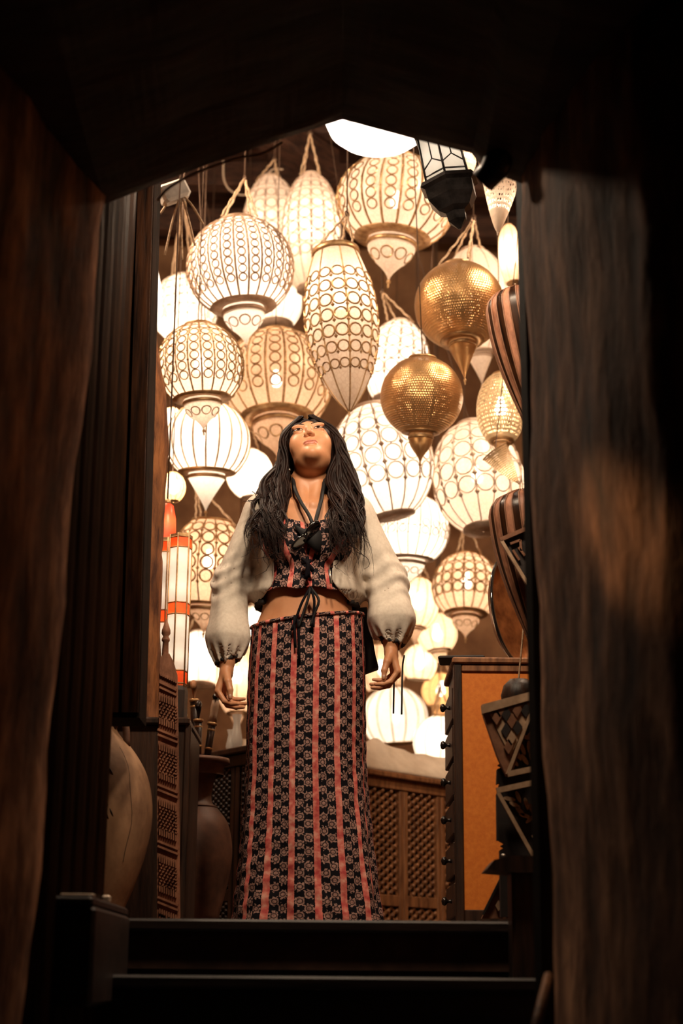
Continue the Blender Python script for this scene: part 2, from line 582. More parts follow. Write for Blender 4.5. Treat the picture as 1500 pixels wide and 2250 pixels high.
def point_light(parent, loc, power, radius=0.03, col=WARM, name='lamp_light'):
    l = bpy.data.lights.new(name, 'POINT')
    l.energy = power
    l.shadow_soft_size = radius
    l.color = col
    o = bpy.data.objects.new(name, l)
    COL.objects.link(o)
    o.parent = parent
    o.location = loc
    return o




# ------------------------------------------------------------------ the setting
ZC = 4.35      # room ceiling height
YW = 3.4       # plane of the doorway


def earth_wall(name, plan, edge_top, edge_bot, z0, z1, nz, mat, amp, label):
    """closed thick wall from a plan outline given relative to the door edge; leans with the edge line"""
    pts = []
    for (a, b, n) in plan:
        pts.append((a, b, n))
    dense = []
    for i in range(len(pts)):
        a, b, n = pts[i]
        a2, b2, _ = pts[(i + 1) % len(pts)]
        for k in range(n):
            t = k / n
            dense.append((a + (a2 - a) * t, b + (b2 - b) * t))
    nd = len(dense)
    V, F = [], []
    for j in range(nz + 1):
        z = z0 + (z1 - z0) * j / nz
        t = (z - edge_bot.z) / (edge_top.z - edge_bot.z)
        xe = edge_bot.x + (edge_top.x - edge_bot.x) * t
        for (a, b) in dense:
            w = amp * (hashn(b * 9, z * 5, a * 7) + 0.5 * hashn(b * 23 + 3, z * 14, a * 19)) if abs(a) < 0.5 else 0
            V.append((xe + a + w, b + 0.3 * w, z))
    for j in range(nz):
        for i in range(nd):
            i2 = (i + 1) % nd
            F.append((j * nd + i, j * nd + i2, (j + 1) * nd + i2, (j + 1) * nd + i))
    F.append(tuple(range(nd - 1, -1, -1)))
    F.append(tuple(nz * nd + i for i in range(nd)))
    o = link(name, mesh(name, V, F, True), mat)
    structure(o, label)
    return o


rt, rb = P(1141, 400, YW), P(1213, 2100, YW)
earth_wall('wall_right', [(0.0, 3.40, 14), (0.07, 2.95, 8), (0.14, 2.72, 6), (0.26, 2.58, 6), (0.46, 2.53, 2), (1.6, 2.5, 1), (1.6, 3.42, 2)],
           rt, rb, -1.2, ZC, 70, M['mud_wall'], 0.010, 'worn brown earthen wall on the side of the cabinet')
lt, lb = P(228, 430, YW), P(57, 2150, YW)
earth_wall('wall_left', [(0.0, 3.40, 1), (-1.6, 3.42, 1), (-1.6, 1.2, 1), (-0.42, 1.2, 8), (-0.20, 2.4, 14), (-0.08, 3.0, 10)],
           lt, lb, -1.2, ZC, 70, M['mud_wall'], 0.010, 'streaked dark brown earthen wall beside the door leaf')

# lintel: gabled soffit of the passage
low = [(40, 520), (232, 448), (345, 404), (480, 352), (620, 305), (752, 263), (900, 303), (1035, 337), (1062, 372), (1146, 404), (1320, 470)]
prof = [(P(x, y, 3.44).x, P(x, y, 3.44).z) for x, y in low]
prof[0] = (-1.7, prof[0][1] - 0.05)
prof[-1] = (1.7, prof[-1][1] - 0.1)
V, F = [], []
ys = [3.44, 3.40, 3.2, 2.9, 2.6, 2.3, 2.0]
dense = []
for (a, b) in zip(prof, prof[1:]):
    for k in range(6):
        dense.append((a[0] + (b[0] - a[0]) * k / 6, a[1] + (b[1] - a[1]) * k / 6))
dense.append(prof[-1])
nd = len(dense)
for j, y in enumerate(ys):
    for i, (x, z) in enumerate(dense):
        w = 0 if j < 1 else 0.014 * hashn(x * 11, y * 7, z)
        V.append((x, y, z + w))
for j in range(len(ys) - 1):
    for i in range(nd - 1):
        F.append((j * nd + i, j * nd + i + 1, (j + 1) * nd + i + 1, (j + 1) * nd + i))
b = len(V)
V += [(x, 3.44, ZC) for x, z in dense] + [(x, 2.0, ZC) for x, z in dense]
k = (len(ys) - 1) * nd
for i in range(nd - 1):
    F.append((i + 1, i, b + i, b + i + 1))
    F.append((k + i, k + i + 1, b + nd + i + 1, b + nd + i))
    F.append((b + i, b + nd + i, b + nd + i + 1, b + i + 1))
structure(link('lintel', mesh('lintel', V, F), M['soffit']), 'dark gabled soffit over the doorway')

# room shell
structure(box('floor', (-1.9, 2.1, 4.2, 9.6, -0.12, 0.0), M['floor']))
structure(box('wall_back', (-1.9, 2.1, 9.5, 9.6, 0.0, ZC), M['room_wall']))
structure(box('wall_room_left', (-1.9, -1.8, 3.42, 9.6, -1.2, ZC), M['room_wall']))
structure(box('wall_room_right', (2.0, 2.1, 3.42, 9.6, -1.2, ZC), M['room_wall']))
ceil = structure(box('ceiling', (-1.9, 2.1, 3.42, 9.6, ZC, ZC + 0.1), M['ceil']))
for i in range(9):
    t = i / 8
    a = math.radians(8)
    box('ceiling_beam', (-2.0, 2.0, -0.06, 0.06, 0, 0.16), M['beam'], ceil, 0.012, (0.1, 4.2 + 0.62 * i, ZC - 0.14), (0, 0, 0.02 * (i % 3)))
v, f = g_box(-1.4, 1.4, -0.09, 0.09, -0.08, 0.08, 0.015)
link('cross_beam', mesh('cross_beam', v, f), M['beam'], ceil, (-0.75, 6.9, 3.95), (0, R_(-8), R_(62)))

# stairs
stair = thing('staircase', 'dark wooden steps rising to the room', 'stairs')
del stair['category']
stair['kind'] = 'structure'
for k in range(7):
    zt = -0.135 * k
    yf = 4.2 - 0.30 * k
    yb = 4.26 if k == 0 else yf + 0.32
    box('tread', (-0.72, 0.62, yf - 0.02, yb, zt - 0.03, zt), M['step'], stair, 0.006)
    box('riser', (-0.70, 0.60, yf + 0.005, yf + 0.03, zt - 0.135, zt - 0.028), M['step'], stair)
    box('side_stringer', (-0.78, -0.70, yf, yf + 0.32, zt - 0.4, zt - 0.01), M['step'], stair)
structure(box('floor_lower', (-2, 2, -0.6, 2.5, -1.0, -0.9), M['step']))

# door leaf of fluted planks, swung inwards against the left reveal
door = thing('door_1', 'dark lacquered plank door leaf swung open', 'door')
del door['category']
door['kind'] = 'structure'
dxa, dxb = -0.600, P(243, 1760, 3.95).x
npl = 5
dl = math.hypot(dxb - dxa, 0.49)
da = -math.atan2(dxb - dxa, 0.49)
for i in range(npl):
    w = dl / npl
    t0 = i / npl
    prof_ = [(-0.03, 0), (-0.03, w), (0.010, w - 0.004), (0.020, w * 0.78), (0.012, w * 0.62), (0.022, w * 0.45), (0.013, w * 0.3), (0.019, w * 0.15), (0.008, 0.004)]
    z0, z1 = -0.3, 2.75
    Vp = [(x, y, z0) for x, y in prof_] + [(x, y, z1) for x, y in prof_]
    n = len(prof_)
    Fp = [tuple(range(n)), tuple(range(2 * n - 1, n - 1, -1))] + [(j, n + j, n + (j + 1) % n, (j + 1) % n) for j in range(n)]
    link('plank', mesh('plank', Vp, Fp), M['wood_lacquer'], door, (dxa + (dxb - dxa) * t0 - 0.02, 3.46 + 0.49 * t0, 0), (0, 0, da))
# frame post at the right edge of the doorway
xr0 = P(1122, 900, 3.5).x
Vp = []
tp, bp = P(1122, 400, 3.47), P(1190, 2100, 3.47)
v, f = g_tube([(bp.x + 0.03 - 0.02, 3.47, -0.9), (tp.x + 0.035, 3.47, 2.3)], 0.024, 6)
structure(link('trim_2', mesh('trim_2', v, f), M['inlay_black']))

# unseen globes added as fill light, hung high among the beams
for k, (x, y, z, pw, lab) in enumerate([(-1.15, 5.4, 3.2, 0, 'added unseen fill globe high among the beams on the door leaf side'), (1.2, 5.4, 3.2, 0, 'added unseen fill globe high among the beams on the lute side')]):
    t = thing('fill_globe', lab, 'lamp', (x, y, z), 0, 'added fill globes among the beams')
    lathe('globe', [(0.02, 0.088), (0.05, 0.075), (0.078, 0.045), (0.09, 0.0), (0.078, -0.045), (0.05, -0.075), (0.001, -0.09)], 'fill_glow', t, 24)
    lathe('gallery', [(0.002, 0.13), (0.025, 0.125), (0.035, 0.10), (0.02, 0.085)], 'brass', t, 16)
    tube('rod', [(0, 0, 0.12), (0, 0, ZC - z)], 0.006, 'brass', t)

# added unseen fill lamps with housings: two over the entrance facing into the room, one small one turned to the wall
def reflector(name, label, pos, aim, energy, size, col, rad, scale=1.0, foot=None):
    pos = Vector(pos)
    t = thing(name, label, 'lamp', pos)
    q = (Vector(aim) - pos).to_track_quat('-Z', 'Y')
    k = scale
    hd = lathe('lamp_head', [(0.010 * k, 0.06 * k), (0.03 * k, 0.055 * k), (0.042 * k, 0.0), (0.060 * k, -0.03 * k), (0.057 * k, -0.03 * k), (0.038 * k, 0.0), (0.005 * k, 0.03 * k)], 'brass', t, 24)
    hd.rotation_mode = 'QUATERNION'
    hd.rotation_quaternion = q
    if foot is not None:
        f_ = Vector(foot) - pos
        tube('arm', [(0, 0, 0.02), f_ * 0.5 + Vector((0, 0, 0.02)), f_], 0.008, 'brass', t)
    sl = bpy.data.lights.new('spot_light', 'SPOT')
    sl.energy = energy
    sl.spot_size = size
    sl.spot_blend = 1.0
    sl.shadow_soft_size = rad
    sl.color = col
    so = bpy.data.objects.new('spot_light', sl)
    COL.objects.link(so)
    so.parent = hd
    so.location = (0, 0, -0.035 * k)
    return t


reflector('fill_flood', 'added unseen fill lamp above the middle of the entrance, facing the room', (-0.10, 3.60, 2.34), (-0.10, 5.2, 0.75), 84, R_(125), (1.0, 0.77, 0.54), 0.09, 1.8, (-0.10, 3.44, 2.46))
reflector('fill_flood', 'added unseen fill lamp above the lute side of the entrance, facing the room', (0.27, 3.60, 2.28), (0.05, 5.2, 0.75), 76, R_(125), (1.0, 0.77, 0.54), 0.09, 1.8, (0.27, 3.44, 2.40))
reflector('fill_spot', 'small added unseen spot behind the open door leaf, aimed at the wall', (-0.76, 4.20, 1.70), P(1305, 1140, 2.95), 85, R_(8.5), (1.0, 0.50, 0.20), 0.02, 0.8, (-0.78, 4.285, 1.74))  # unseen spot added to throw an orange patch on the wall


# ------------------------------------------------------------------ lanterns
GROUP = 'pierced lanterns crowding the room'


def body_profile(shape, R, H, pt, pb, n=22):
    """(r, z) from the top rim to the flange"""
    out = []
    for i in range(n + 1):
        t = i / n
        if shape == 'globe':
            a = pt + (pb - pt) * t
            out.append((R * math.sin(a), H * math.cos(a)))
        elif shape == 'drop':       # long teardrop: rim, swelling belly, straight taper to a tip
            kz = [1.0, 0.86, 0.55, 0.2, -0.15, -0.5, -0.8, -0.95, -1.0]
            kr = [0.62, 0.72, 0.93, 1.0, 0.955, 0.74, 0.40, 0.14, 0.04]
            x = t * (len(kz) - 1)
            k = min(int(x), len(kz) - 2)
            u = x - k
            u = u
            out.append((R * (kr[k] + (kr[k + 1] - kr[k]) * u), H * (kz[k] + (kz[k + 1] - kz[k]) * u)))
        elif shape == 'cone':       # funnel pointing down
            out.append((R * (1 - t) ** 0.75 + 0.002, H * (1 - 2 * t)))
    if shape == 'drop':             # smooth the polyline
        for _ in range(3):
            out = [out[0]] + [((a[0] + 2 * b[0] + c[0]) / 4, (a[1] + 2 * b[1] + c[1]) / 4) for a, b, c in zip(out, out[1:], out[2:])] + [out[-1]]
    return out


def g_rings(prof, R, nring, rows, per_gore=1, t0=0.08, t1=0.72, fill=0.46, thick=0.16, lift=0.004, nodes=True):
    """openwork rings lying on a surface of revolution; one joined mesh"""
    L_ = [0.0]
    for a, b in zip(prof, prof[1:]):
        L_.append(L_[-1] + math.hypot(b[0] - a[0], b[1] - a[1]))
    Lt = L_[-1]

    def at(s):
        s = min(max(s, 0), Lt - 1e-6)
        for i in range(len(L_) - 1):
            if s <= L_[i + 1]:
                u = (s - L_[i]) / max(L_[i + 1] - L_[i], 1e-9)
                return (prof[i][0] + (prof[i + 1][0] - prof[i][0]) * u, prof[i][1] + (prof[i + 1][1] - prof[i][1]) * u)
        return prof[-1]
    V, F = [], []
    na = 12
    for j in range(rows):
        s0 = Lt * (t0 + (t1 - t0) * (j + 0.5) / rows)
        r0, z0 = at(s0)
        hw = min(math.pi * r0 / nring, Lt * (t1 - t0) / rows / 2) * fill * 2
        for g in range(nring):
            th0 = 2 * math.pi * (g + 0.5) / nring
            b = len(V)
            for k in range(na):
                a = 2 * math.pi * k / na
                for q, up in ((1 - thick, 0.0), (1.0, lift), (1 + thick, 0.0)):
                    r, z = at(s0 + hw * q * math.sin(a))
                    th = th0 + hw * q * math.cos(a) / max(r0, 1e-4)
                    rr = r + up + 0.0015
                    V.append((rr * math.cos(th), rr * math.sin(th), z))
            thn = 2 * math.pi * g / nring
            bn = len(V) if nodes else 0
            if nodes:
                for (du, dv, up) in ((-0.34, 0, 0), (0, -0.42, 0), (0.34, 0, 0), (0, 0.42, 0), (0, 0, 1)):
                    r, z = at(s0 + hw + hw * dv)
                    th = thn + hw * du / max(r0, 1e-4)
                    rr = r + 0.002 + up * lift * 1.6
                    V.append((rr * math.cos(th), rr * math.sin(th), z))
                F += [(bn + i_, bn + (i_ + 1) % 4, bn + 4) for i_ in range(4)]
            for k in range(na):
                k2 = (k + 1) % na
                for q in range(2):
                    F.append((b + k * 3 + q, b + k2 * 3 + q, b + k2 * 3 + q + 1, b + k * 3 + q + 1))
    return V, F


BULB = None
WIRES, BODIES = [], []


def lantern(label, cx, ytop, ybot, rx, Y, power, shell='sh_cream', metal='brass', ribs=18, rings=(0, 0), shape='globe', bottom='cup',
            apex=None, tilt=(0, 0), flange=0.62, top=0.30, scallop=0.02, ncord=3, rimh=0.05, ring_t=(0.06, 0.78), bulb_dz=0.0,
            cord_mat='cord', per=None, name='hanging_lantern', cat='lantern', bulb=True, ribw=None, ring_thick=None, light_r=0.035):
    global BULB
    if ribw is None:
        ribw = 0.021 if metal == 'brass' else 0.015
    cy = (ytop + ybot) / 2
    C = P(cx, cy, Y)
    s = mpp(C)
    R = rx * s
    dvec = C - CAM
    el = math.atan2(dvec.z, math.hypot(dvec.x, dvec.y))
    h = (ybot - ytop) / 2 * s
    H = math.sqrt(max(h * h - (R * math.sin(el)) ** 2, (0.35 * R) ** 2)) / math.cos(el)
    if shape == 'drop':
        H = h / math.cos(el)
    root = thing(name, label, cat, C, random.uniform(0, 6.28), GROUP)
    root.rotation_euler = (tilt[0] + R_(-6), tilt[1], root.rotation_euler[2])
    pt = math.asin(top)
    pb = math.pi - math.asin(flange)
    prof = body_profile(shape, R, H, pt, pb)
    seg = max(24, ribs * 4 if ribs else 48)
    while seg > 96:
        seg //= 2
    uvs = shell in ('gold_perf', 'gold_dots', 'cream_dots')
    body = lathe('shell', prof, shell, root, seg, None, uvs, 0 if uvs else scallop, ribs if seg % max(ribs, 1) == 0 else 0)
    # ribs: one mesh shared by all
    if ribs:
        rp = [((r + 0.25 * ribw * R) * 1.0, 0, z) for r, z in prof[::2] + ([prof[-1]] if len(prof) % 2 == 0 else [])]
        v, f = g_tube(rp, ribw * R, 4, False)
        rm = mesh('rib', v, f, True)
        rm.materials.append(M[metal])
        for i in range(ribs):
            o = bpy.data.objects.new('rib', rm)
            COL.objects.link(o)
            o.parent = root
            o.rotation_euler = (0, 0, 2 * math.pi * i / ribs)
    if rings[0]:
        v, f = g_rings(prof, R, rings[0], rings[1], t0=ring_t[0], t1=ring_t[1], thick=ring_thick or (0.16 if metal == 'brass' else 0.11))
        o = link('filigree', mesh('filigree', v, f), M[metal], root)
        o['kind'] = 'stuff'
    BODIES.append((root, C.copy(), R * 1.08, H * 1.05))
    # rim
    rt_, zt_ = prof[0]
    hh = rimh * R
    lathe('top_rim', [(rt_ * 0.9, zt_ + hh), (rt_ + 0.03 * R, zt_ + hh), (rt_ + 0.05 * R, zt_ + hh * 0.4), (rt_ + 0.04 * R, zt_ - 0.01 * R), (rt_ * 0.9, zt_ - 0.01 * R)], metal, root, 32)
    rf, zf = prof[-1]
    shell2 = shell if not uvs else 'gold_perf'
    tipz = zf
    if bottom in ('cup', 'cone', 'drum'):
        fi = rf * 0.66
        zi = zf - 0.035 * R
        lathe('flange', [(rf + 0.02 * R, zf + 0.012 * R), (rf + 0.03 * R, zf - 0.01 * R), (fi, zi - 0.012 * R), (fi * 0.97, zi + 0.02 * R), (rf - 0.02 * R, zf + 0.02 * R)], metal, root, 40)
        zb = zi - 0.08 * R
        lathe('collar', [(fi * 0.99, zi), (fi * 0.99, zb)], shell2 if not uvs else 'sh_amber', root, 40)
        lathe('lower_ring', [(fi * 0.96, zb + 0.02 * R), (fi * 1.05, zb + 0.02 * R), (fi * 1.07, zb - 0.03 * R), (fi * 1.0, zb - 0.05 * R), (fi * 0.93, zb - 0.03 * R)], metal, root, 40)
        if bottom == 'cup':
            pr = [(1.0, 0), (0.96, -0.10), (0.82, -0.22), (0.6, -0.34), (0.36, -0.45), (0.18, -0.55), (0.07, -0.64), (0.03, -0.72)]
        elif bottom == 'cone':
            pr = [(1.0, 0), (0.86, -0.12), (0.68, -0.27), (0.5, -0.42), (0.32, -0.58), (0.15, -0.74), (0.06, -0.85), (0.03, -0.92)]
        else:
            pr = [(1.0, 0), (0.95, -0.03), (0.5, -0.05), (0.03, -0.06)]
        cp = [(fi * a, zb - 0.04 * R + b * R * 0.85) for a, b in pr]
        cup = lathe('cup', cp, shell2, root, 40, None, uvs)
        if bottom == 'cup' and rings[0]:
            v, f = g_rings(cp, R, 8, 1, t0=0.1, t1=0.55, fill=0.42, thick=0.14, lift=0.003, nodes=False)
            o = link('cup_filigree', mesh('cup_filigree', v, f), M[metal], root)
            o['kind'] = 'stuff'
        tipz = cp[-1][1]
        lathe('finial', [(0.002, tipz + 0.03 * R), (0.035 * R, tipz), (0.04 * R, tipz - 0.03 * R), (0.015 * R, tipz - 0.06 * R), (0.02 * R, tipz - 0.09 * R), (0.002, tipz - 0.13 * R)], metal, root, 12)
    elif bottom == 'tip':
        tipz = zf
        lathe('finial', [(0.002, tipz + 0.02 * R), (0.05 * R, tipz), (0.02 * R, tipz - 0.06 * R), (0.03 * R, tipz - 0.09 * R), (0.002, tipz - 0.14 * R)], metal, root, 12)
    elif bottom == 'plate':
        lathe('flange', [(rf + 0.03 * R, zf + 0.01 * R), (rf + 0.03 * R, zf - 0.03 * R), (rf * 0.5, zf - 0.07 * R), (0.003, zf - 0.08 * R)], metal, root, 40)
    # bulb and its light
    if power:
        br = 0.024
        if bulb:
            if BULB is None:
                v, f, _ = g_lathe([(0.0005, -br * 1.1), (br * 0.6, -br * 0.85), (br, -br * 0.1), (br * 0.85, br * 0.6), (br * 0.5, br * 1.5), (br * 0.45, br * 2.2), (0.0005, br * 2.3)], 14)
                BULB = mesh('bulb', v, f, True)
                BULB.materials.append(M['bulb'])
            o = bpy.data.objects.new('bulb', BULB)
            COL.objects.link(o)
            o.parent = root
            o.location = (0, 0, bulb_dz * R)
        point_light(root, (0, 0, bulb_dz * R), power, max(light_r, 0.03))
    # cords and hanging wire
    if apex is False:
        w0 = root.matrix_basis @ Vector((0, 0, zt_))
        WIRES.append((root, w0, 0.0022))
    if apex is not False:
        if apex is None:
            A = Vector((C.x, C.y, C.z + zt_ + R * 1.15))
        else:
            A = P(apex[0], apex[1], Y)
        inv = root.matrix_basis.inverted()
        al = inv @ A
        for i in range(ncord):
            a = 2 * math.pi * i / ncord + 0.5
            p0 = Vector((rt_ * 0.98 * math.cos(a), rt_ * 0.98 * math.sin(a), zt_ + hh * 0.6))
            if shape == 'globe':
                p0 = Vector((prof[2][0] * 1.0 * math.cos(a), prof[2][0] * math.sin(a), prof[2][1] + 0.01))
            pts = [p0.lerp(al, k / 14) for k in range(15)]
            d = (al - p0).normalized()
            s1 = d.cross(Vector((0, 0, 1))).normalized()
            s2 = d.cross(s1)
            pts = [p + (s1 * math.cos(k * 1.9) + s2 * math.sin(k * 1.9)) * 0.0022 for k, p in enumerate(pts)]
            tube('cord', pts, 0.0045, cord_mat, root, 5)
        WIRES.append((root, A, 0.0032))
        ringp = [al + Vector((0.011 * math.cos(t), 0, 0.011 * math.sin(t))) for t in np.linspace(0, 2 * math.pi, 11)]
        tube('hook', ringp, 0.003, 'wire', root, 5)
    return root


# --- nearest and largest first: label, centre x, body top y, body bottom y, half width, distance, watts
lantern('bright white pierced globe lantern with wide pale flange, upper left of the cluster', 528, 475, 702, 116, 6.0, 11, 'sh_white', 'web', 24, (24, 11),
        apex=(537, 392), ring_t=(0.06, 0.87), ncord=4, flange=0.6, ring_thick=0.2, ribw=0.02)
lantern('long teardrop lantern with gold ribs and scrollwork hanging in the middle', 752, 556, 905, 82, 5.7, 3.6, 'sh_cream', 'brass', 8, (16, 7), 'drop', 'tip',
        apex=(762, 470), ring_t=(0.14, 0.78), rimh=0.16, scallop=0.03, ribw=0.022, bulb_dz=0.9)
lantern('large cream globe lantern with brown flange and pointed cup below the white lamp', 869, 335, 556, 130, 6.3, 5.5, 'sh_cream', 'brass', 18, (18, 8), apex=False, ring_t=(0.06, 0.86))
lantern('polished gold globe lantern with pointed foot beside the right-hand wall edge', 1009, 572, 770, 99, 5.8, 1.6, 'gold_perf', 'brass', 0, apex=(1040, 485), flange=0.46, bottom='cone', bulb=False)
lantern('squat polished gold globe lantern lower down, right of the teardrop lantern', 926, 782, 962, 91, 5.7, 1.3, 'gold_perf', 'brass', 0, apex=False, flange=0.44, bottom='cup', bulb=False)
lantern('brass lattice globe lantern with ring pattern touching the bark post', 440, 708, 902, 94, 5.75, 4.6, 'sh_cream', 'brass', 20, (20, 8), apex=False, flange=0.66, ring_t=(0.05, 0.86))
lantern('wide brass ribbed globe lantern directly above the woman\'s head', 607, 720, 958, 122, 6.6, 5.0, 'sh_peach', 'brass', 18, (18, 8), apex=False, flange=0.66, ring_t=(0.05, 0.85))
lantern('white ribbed globe lantern with dark flange and crystal-clear cone by the bark post', 456, 880, 1062, 93, 6.15, 6.0, 'sh_white', 'brass', 20, apex=False, flange=0.66, bottom='cone', scallop=0.03)
lantern('tall cream ribbed lantern with dotted panels under twisted cords, top of the cluster', 684, 372, 660, 64, 6.9, 7.5, 'sh_cream', 'pale_metal', 14, (14, 8), apex=(681, 294), flange=0.5, bottom='plate', ring_t=(0.04, 0.8), ncord=4)
lantern('peach ribbed lantern half hidden behind the white globe, hung from a curled hook', 598, 388, 660, 66, 7.2, 6.0, 'sh_cream', 'pale_metal', 14, (14, 7), apex=(603, 350), flange=0.5, bottom='plate')
lantern('pale plain globe lantern tucked under the bright white globe', 602, 585, 735, 62, 7.25, 5.5, 'sh_white', 'pale_metal', 12, apex=False, bottom='plate', scallop=0.03)
lantern('hazy white lantern at the left edge with ringed panels', 405, 600, 760, 72, 7.0, 6.5, 'sh_white', 'pale_metal', 16, (16, 6), apex=(402, 425), flange=0.5, bottom='plate', ncord=4)
lantern('narrow white lantern mostly hidden by the door leaf', 318, 560, 740, 36, 6.4, 5, 'sh_white', 'pale_metal', 10, apex=False, bottom='plate')
lantern('cream gored lantern between the teardrop and the squat gold globe', 872, 700, 905, 70, 6.8, 7.0, 'sh_white', 'pale_metal', 14, (14, 5), apex=(838, 640), bottom='plate', scallop=0.03)
lantern('big white lantern patterned with large rings beside the woman\'s hair', 838, 884, 1148, 113, 6.4, 9.0, 'sh_white', 'pale_metal', 16, (16, 5), apex=False, flange=0.42, bottom='plate', tilt=(0, R_(-10)), ring_t=(0.1, 0.75), ring_thick=0.07)
lantern('big blush gored lantern with faint rings next to the right-hand lutes', 1048, 918, 1182, 98, 6.5, 6.5, 'sh_cream', 'pale_metal', 14, (14, 5), apex=False, flange=0.42, bottom='plate', tilt=(0, R_(8)), scallop=0.035, ring_thick=0.07)
lantern('white ribbed lantern with drum foot beside the jacket shoulder', 906, 1085, 1245, 80, 6.7, 6.0, 'sh_white', 'pale_metal', 20, (20, 2), apex=False, flange=0.62, bottom='cup', ring_t=(0.5, 0.7))
lantern('peach lantern with a bright bulb seen beside the tray on the cabinet', 1024, 1212, 1368, 74, 7.2, 3.6, 'sh_peach', 'brass', 18, (18, 5), apex=None, flange=0.62, bottom='cup', bulb_dz=0.1)
lantern('large peach lantern with a bright bulb left of the cream sleeve', 458, 1132, 1350, 84, 6.5, 3.8, 'sh_peach', 'brass', 14, (14, 5), apex=(430, 1060), flange=0.62, bottom='cup', top=0.5, bulb_dz=0.05)
lantern('pale pointed lantern behind the polished gold globe', 1046, 545, 790, 78, 6.6, 3.5, 'sh_cream', 'pale_metal', 12, apex=(1040, 478), flange=0.5, bottom='cone', scallop=0.03)
lantern('gold dotted lantern cut off by the wall edge', 1100, 815, 985, 54, 6.0, 2.0, 'gold_dots', 'brass', 0, apex=False, flange=0.5, bottom='cone')
lantern('small gold leaf-shaped pendant lantern near the upper lute', 1112, 985, 1068, 30, 5.9, 0.8, 'gold_dots', 'brass', 0, (0, 0), 'cone', 'tip', apex=False, tilt=(0, R_(-35)), bulb=False)
lantern('pale tin funnel lantern with bright dots high beside the dark pipe', 1098, 352, 515, 50, 5.2, 1.0, 'cream_dots', 'pale_metal', 0, (0, 0), 'cone', 'tip', apex=False, bulb=False)
lantern('pale tin dotted lantern behind the black iron lantern', 1000, 290, 402, 46, 5.6, 1.4, 'cream_dots', 'pale_metal', 0, apex=False, bottom='cone', flange=0.5, bulb=False)
lantern('slim peach lantern pressed against the wall edge up high', 1124, 490, 640, 30, 6.2, 2.0, 'sh_peach', 'brass', 8, apex=False, bottom='plate')
lantern('small orange globe lantern above the red glass pendant', 380, 1036, 1106, 28, 6.0, 1.4, 'sh_amber', 'brass', 10, apex=False, bottom='plate', flange=0.4)
lantern('plain cream globe lantern behind the woman\'s hair on the left', 548, 985, 1098, 52, 6.8, 4.0, 'sh_cream', 'pale_metal', 10, apex=None, bottom='plate', flange=0.4)
lantern('peach lantern low beside the sleeve, half behind it', 918, 1268, 1388, 46, 7.4, 2.4, 'sh_peach', 'brass', 12, apex=None, bottom='cone', flange=0.5)
lantern('amber cone lantern with one bright bulb above the cabinet', 960, 1345, 1440, 44, 7.6, 0.8, 'sh_peach', 'brass', 8, apex=None, bottom='cup', flange=0.6, bulb_dz=-0.1)
lantern('small tan globe lantern next to the dangling jacket cords', 922, 1415, 1502, 38, 7.75, 0.9, 'sh_peach', 'brass', 10, apex=None, bottom='plate')
lantern('flattened gold lantern low beside the cabinet knobs', 968, 1478, 1560, 42, 8.25, 0.8, 'sh_amber', 'brass', 10, apex=None, bottom='cup', flange=0.6)
lantern('white pumpkin-shaped lantern low behind the cream cloth', 866, 1508, 1648, 72, 8.3, 3.4, 'sh_white', 'brass', 14, apex=(872, 1440), bottom='plate', scallop=0.06)
lantern('round white lantern low beside the cabinet edge', 966, 1572, 1690, 58, 7.95, 3.2, 'sh_white', 'brass', 10, apex=None, bottom='plate', scallop=0.02)
lantern('white lantern low between the glass column lamp and the cuff', 436, 1385, 1520, 54, 7.75, 2.6, 'sh_white', 'pale_metal', 10, apex=None, bottom='plate')
lantern('tan lantern behind the hanging hand on the left', 520, 1400, 1580, 46, 7.6, 2.2, 'sh_peach', 'brass', 10, apex=None, bottom='cone', flange=0.5)
lantern('white lantern glimpsed between sleeve and skirt', 560, 1330, 1470, 40, 8.0, 3, 'sh_white', 'pale_metal', 10, apex=None, bottom='plate')
lantern('blush lantern at the edge of the upper lute, behind the gold dotted one', 1120, 1010, 1120, 40, 6.9, 3.5, 'sh_cream', 'pale_metal', 10, apex=None, bottom='plate')
lantern('cream lantern peeking out left of the ribbed white one', 378, 895, 965, 26, 6.9, 2.5, 'sh_peach', 'brass', 8, apex=False, bottom='plate')
lantern('dim tan lantern low at the back behind the skirt', 838, 1415, 1530, 52, 8.75, 1.2, 'sh_peach', 'brass', 10, apex=None, bottom='plate')
# hanging wires: each runs up to a ceiling point that clears its neighbours
DONE = []
for root, w0, wr_ in WIRES:
    best = None
    for dx in (0, -0.08, 0.08, -0.18, 0.18, -0.3, 0.3, -0.45, 0.45):
        for dy in (0, 0.12, -0.12, 0.25, -0.25, 0.4, 0.6, 0.8, 1.0):
            T = Vector((w0.x + dx, w0.y + dy, ZC))
            cost = 0.25 * math.hypot(dx, dy) + (0.15 if dy < 0 else 0)
            for k in range(1, 25):
                q = w0.lerp(T, k / 24)
                for r2, c2, a2, h2 in BODIES:
                    if r2 is root:
                        continue
                    e = ((q.x - c2.x) ** 2 + (q.y - c2.y) ** 2) / (a2 * 1.05) ** 2 + ((q.z - c2.z) / (h2 * 1.35)) ** 2
                    if e < 1:
                        cost += 1 - e + 0.5
            if best is None or cost < best[0]:
                best = (cost, T)
    inv = root.matrix_basis.inverted()
    tube('hanging_wire', [inv @ w0, inv @ best[1]], wr_, 'wire', root, 4)

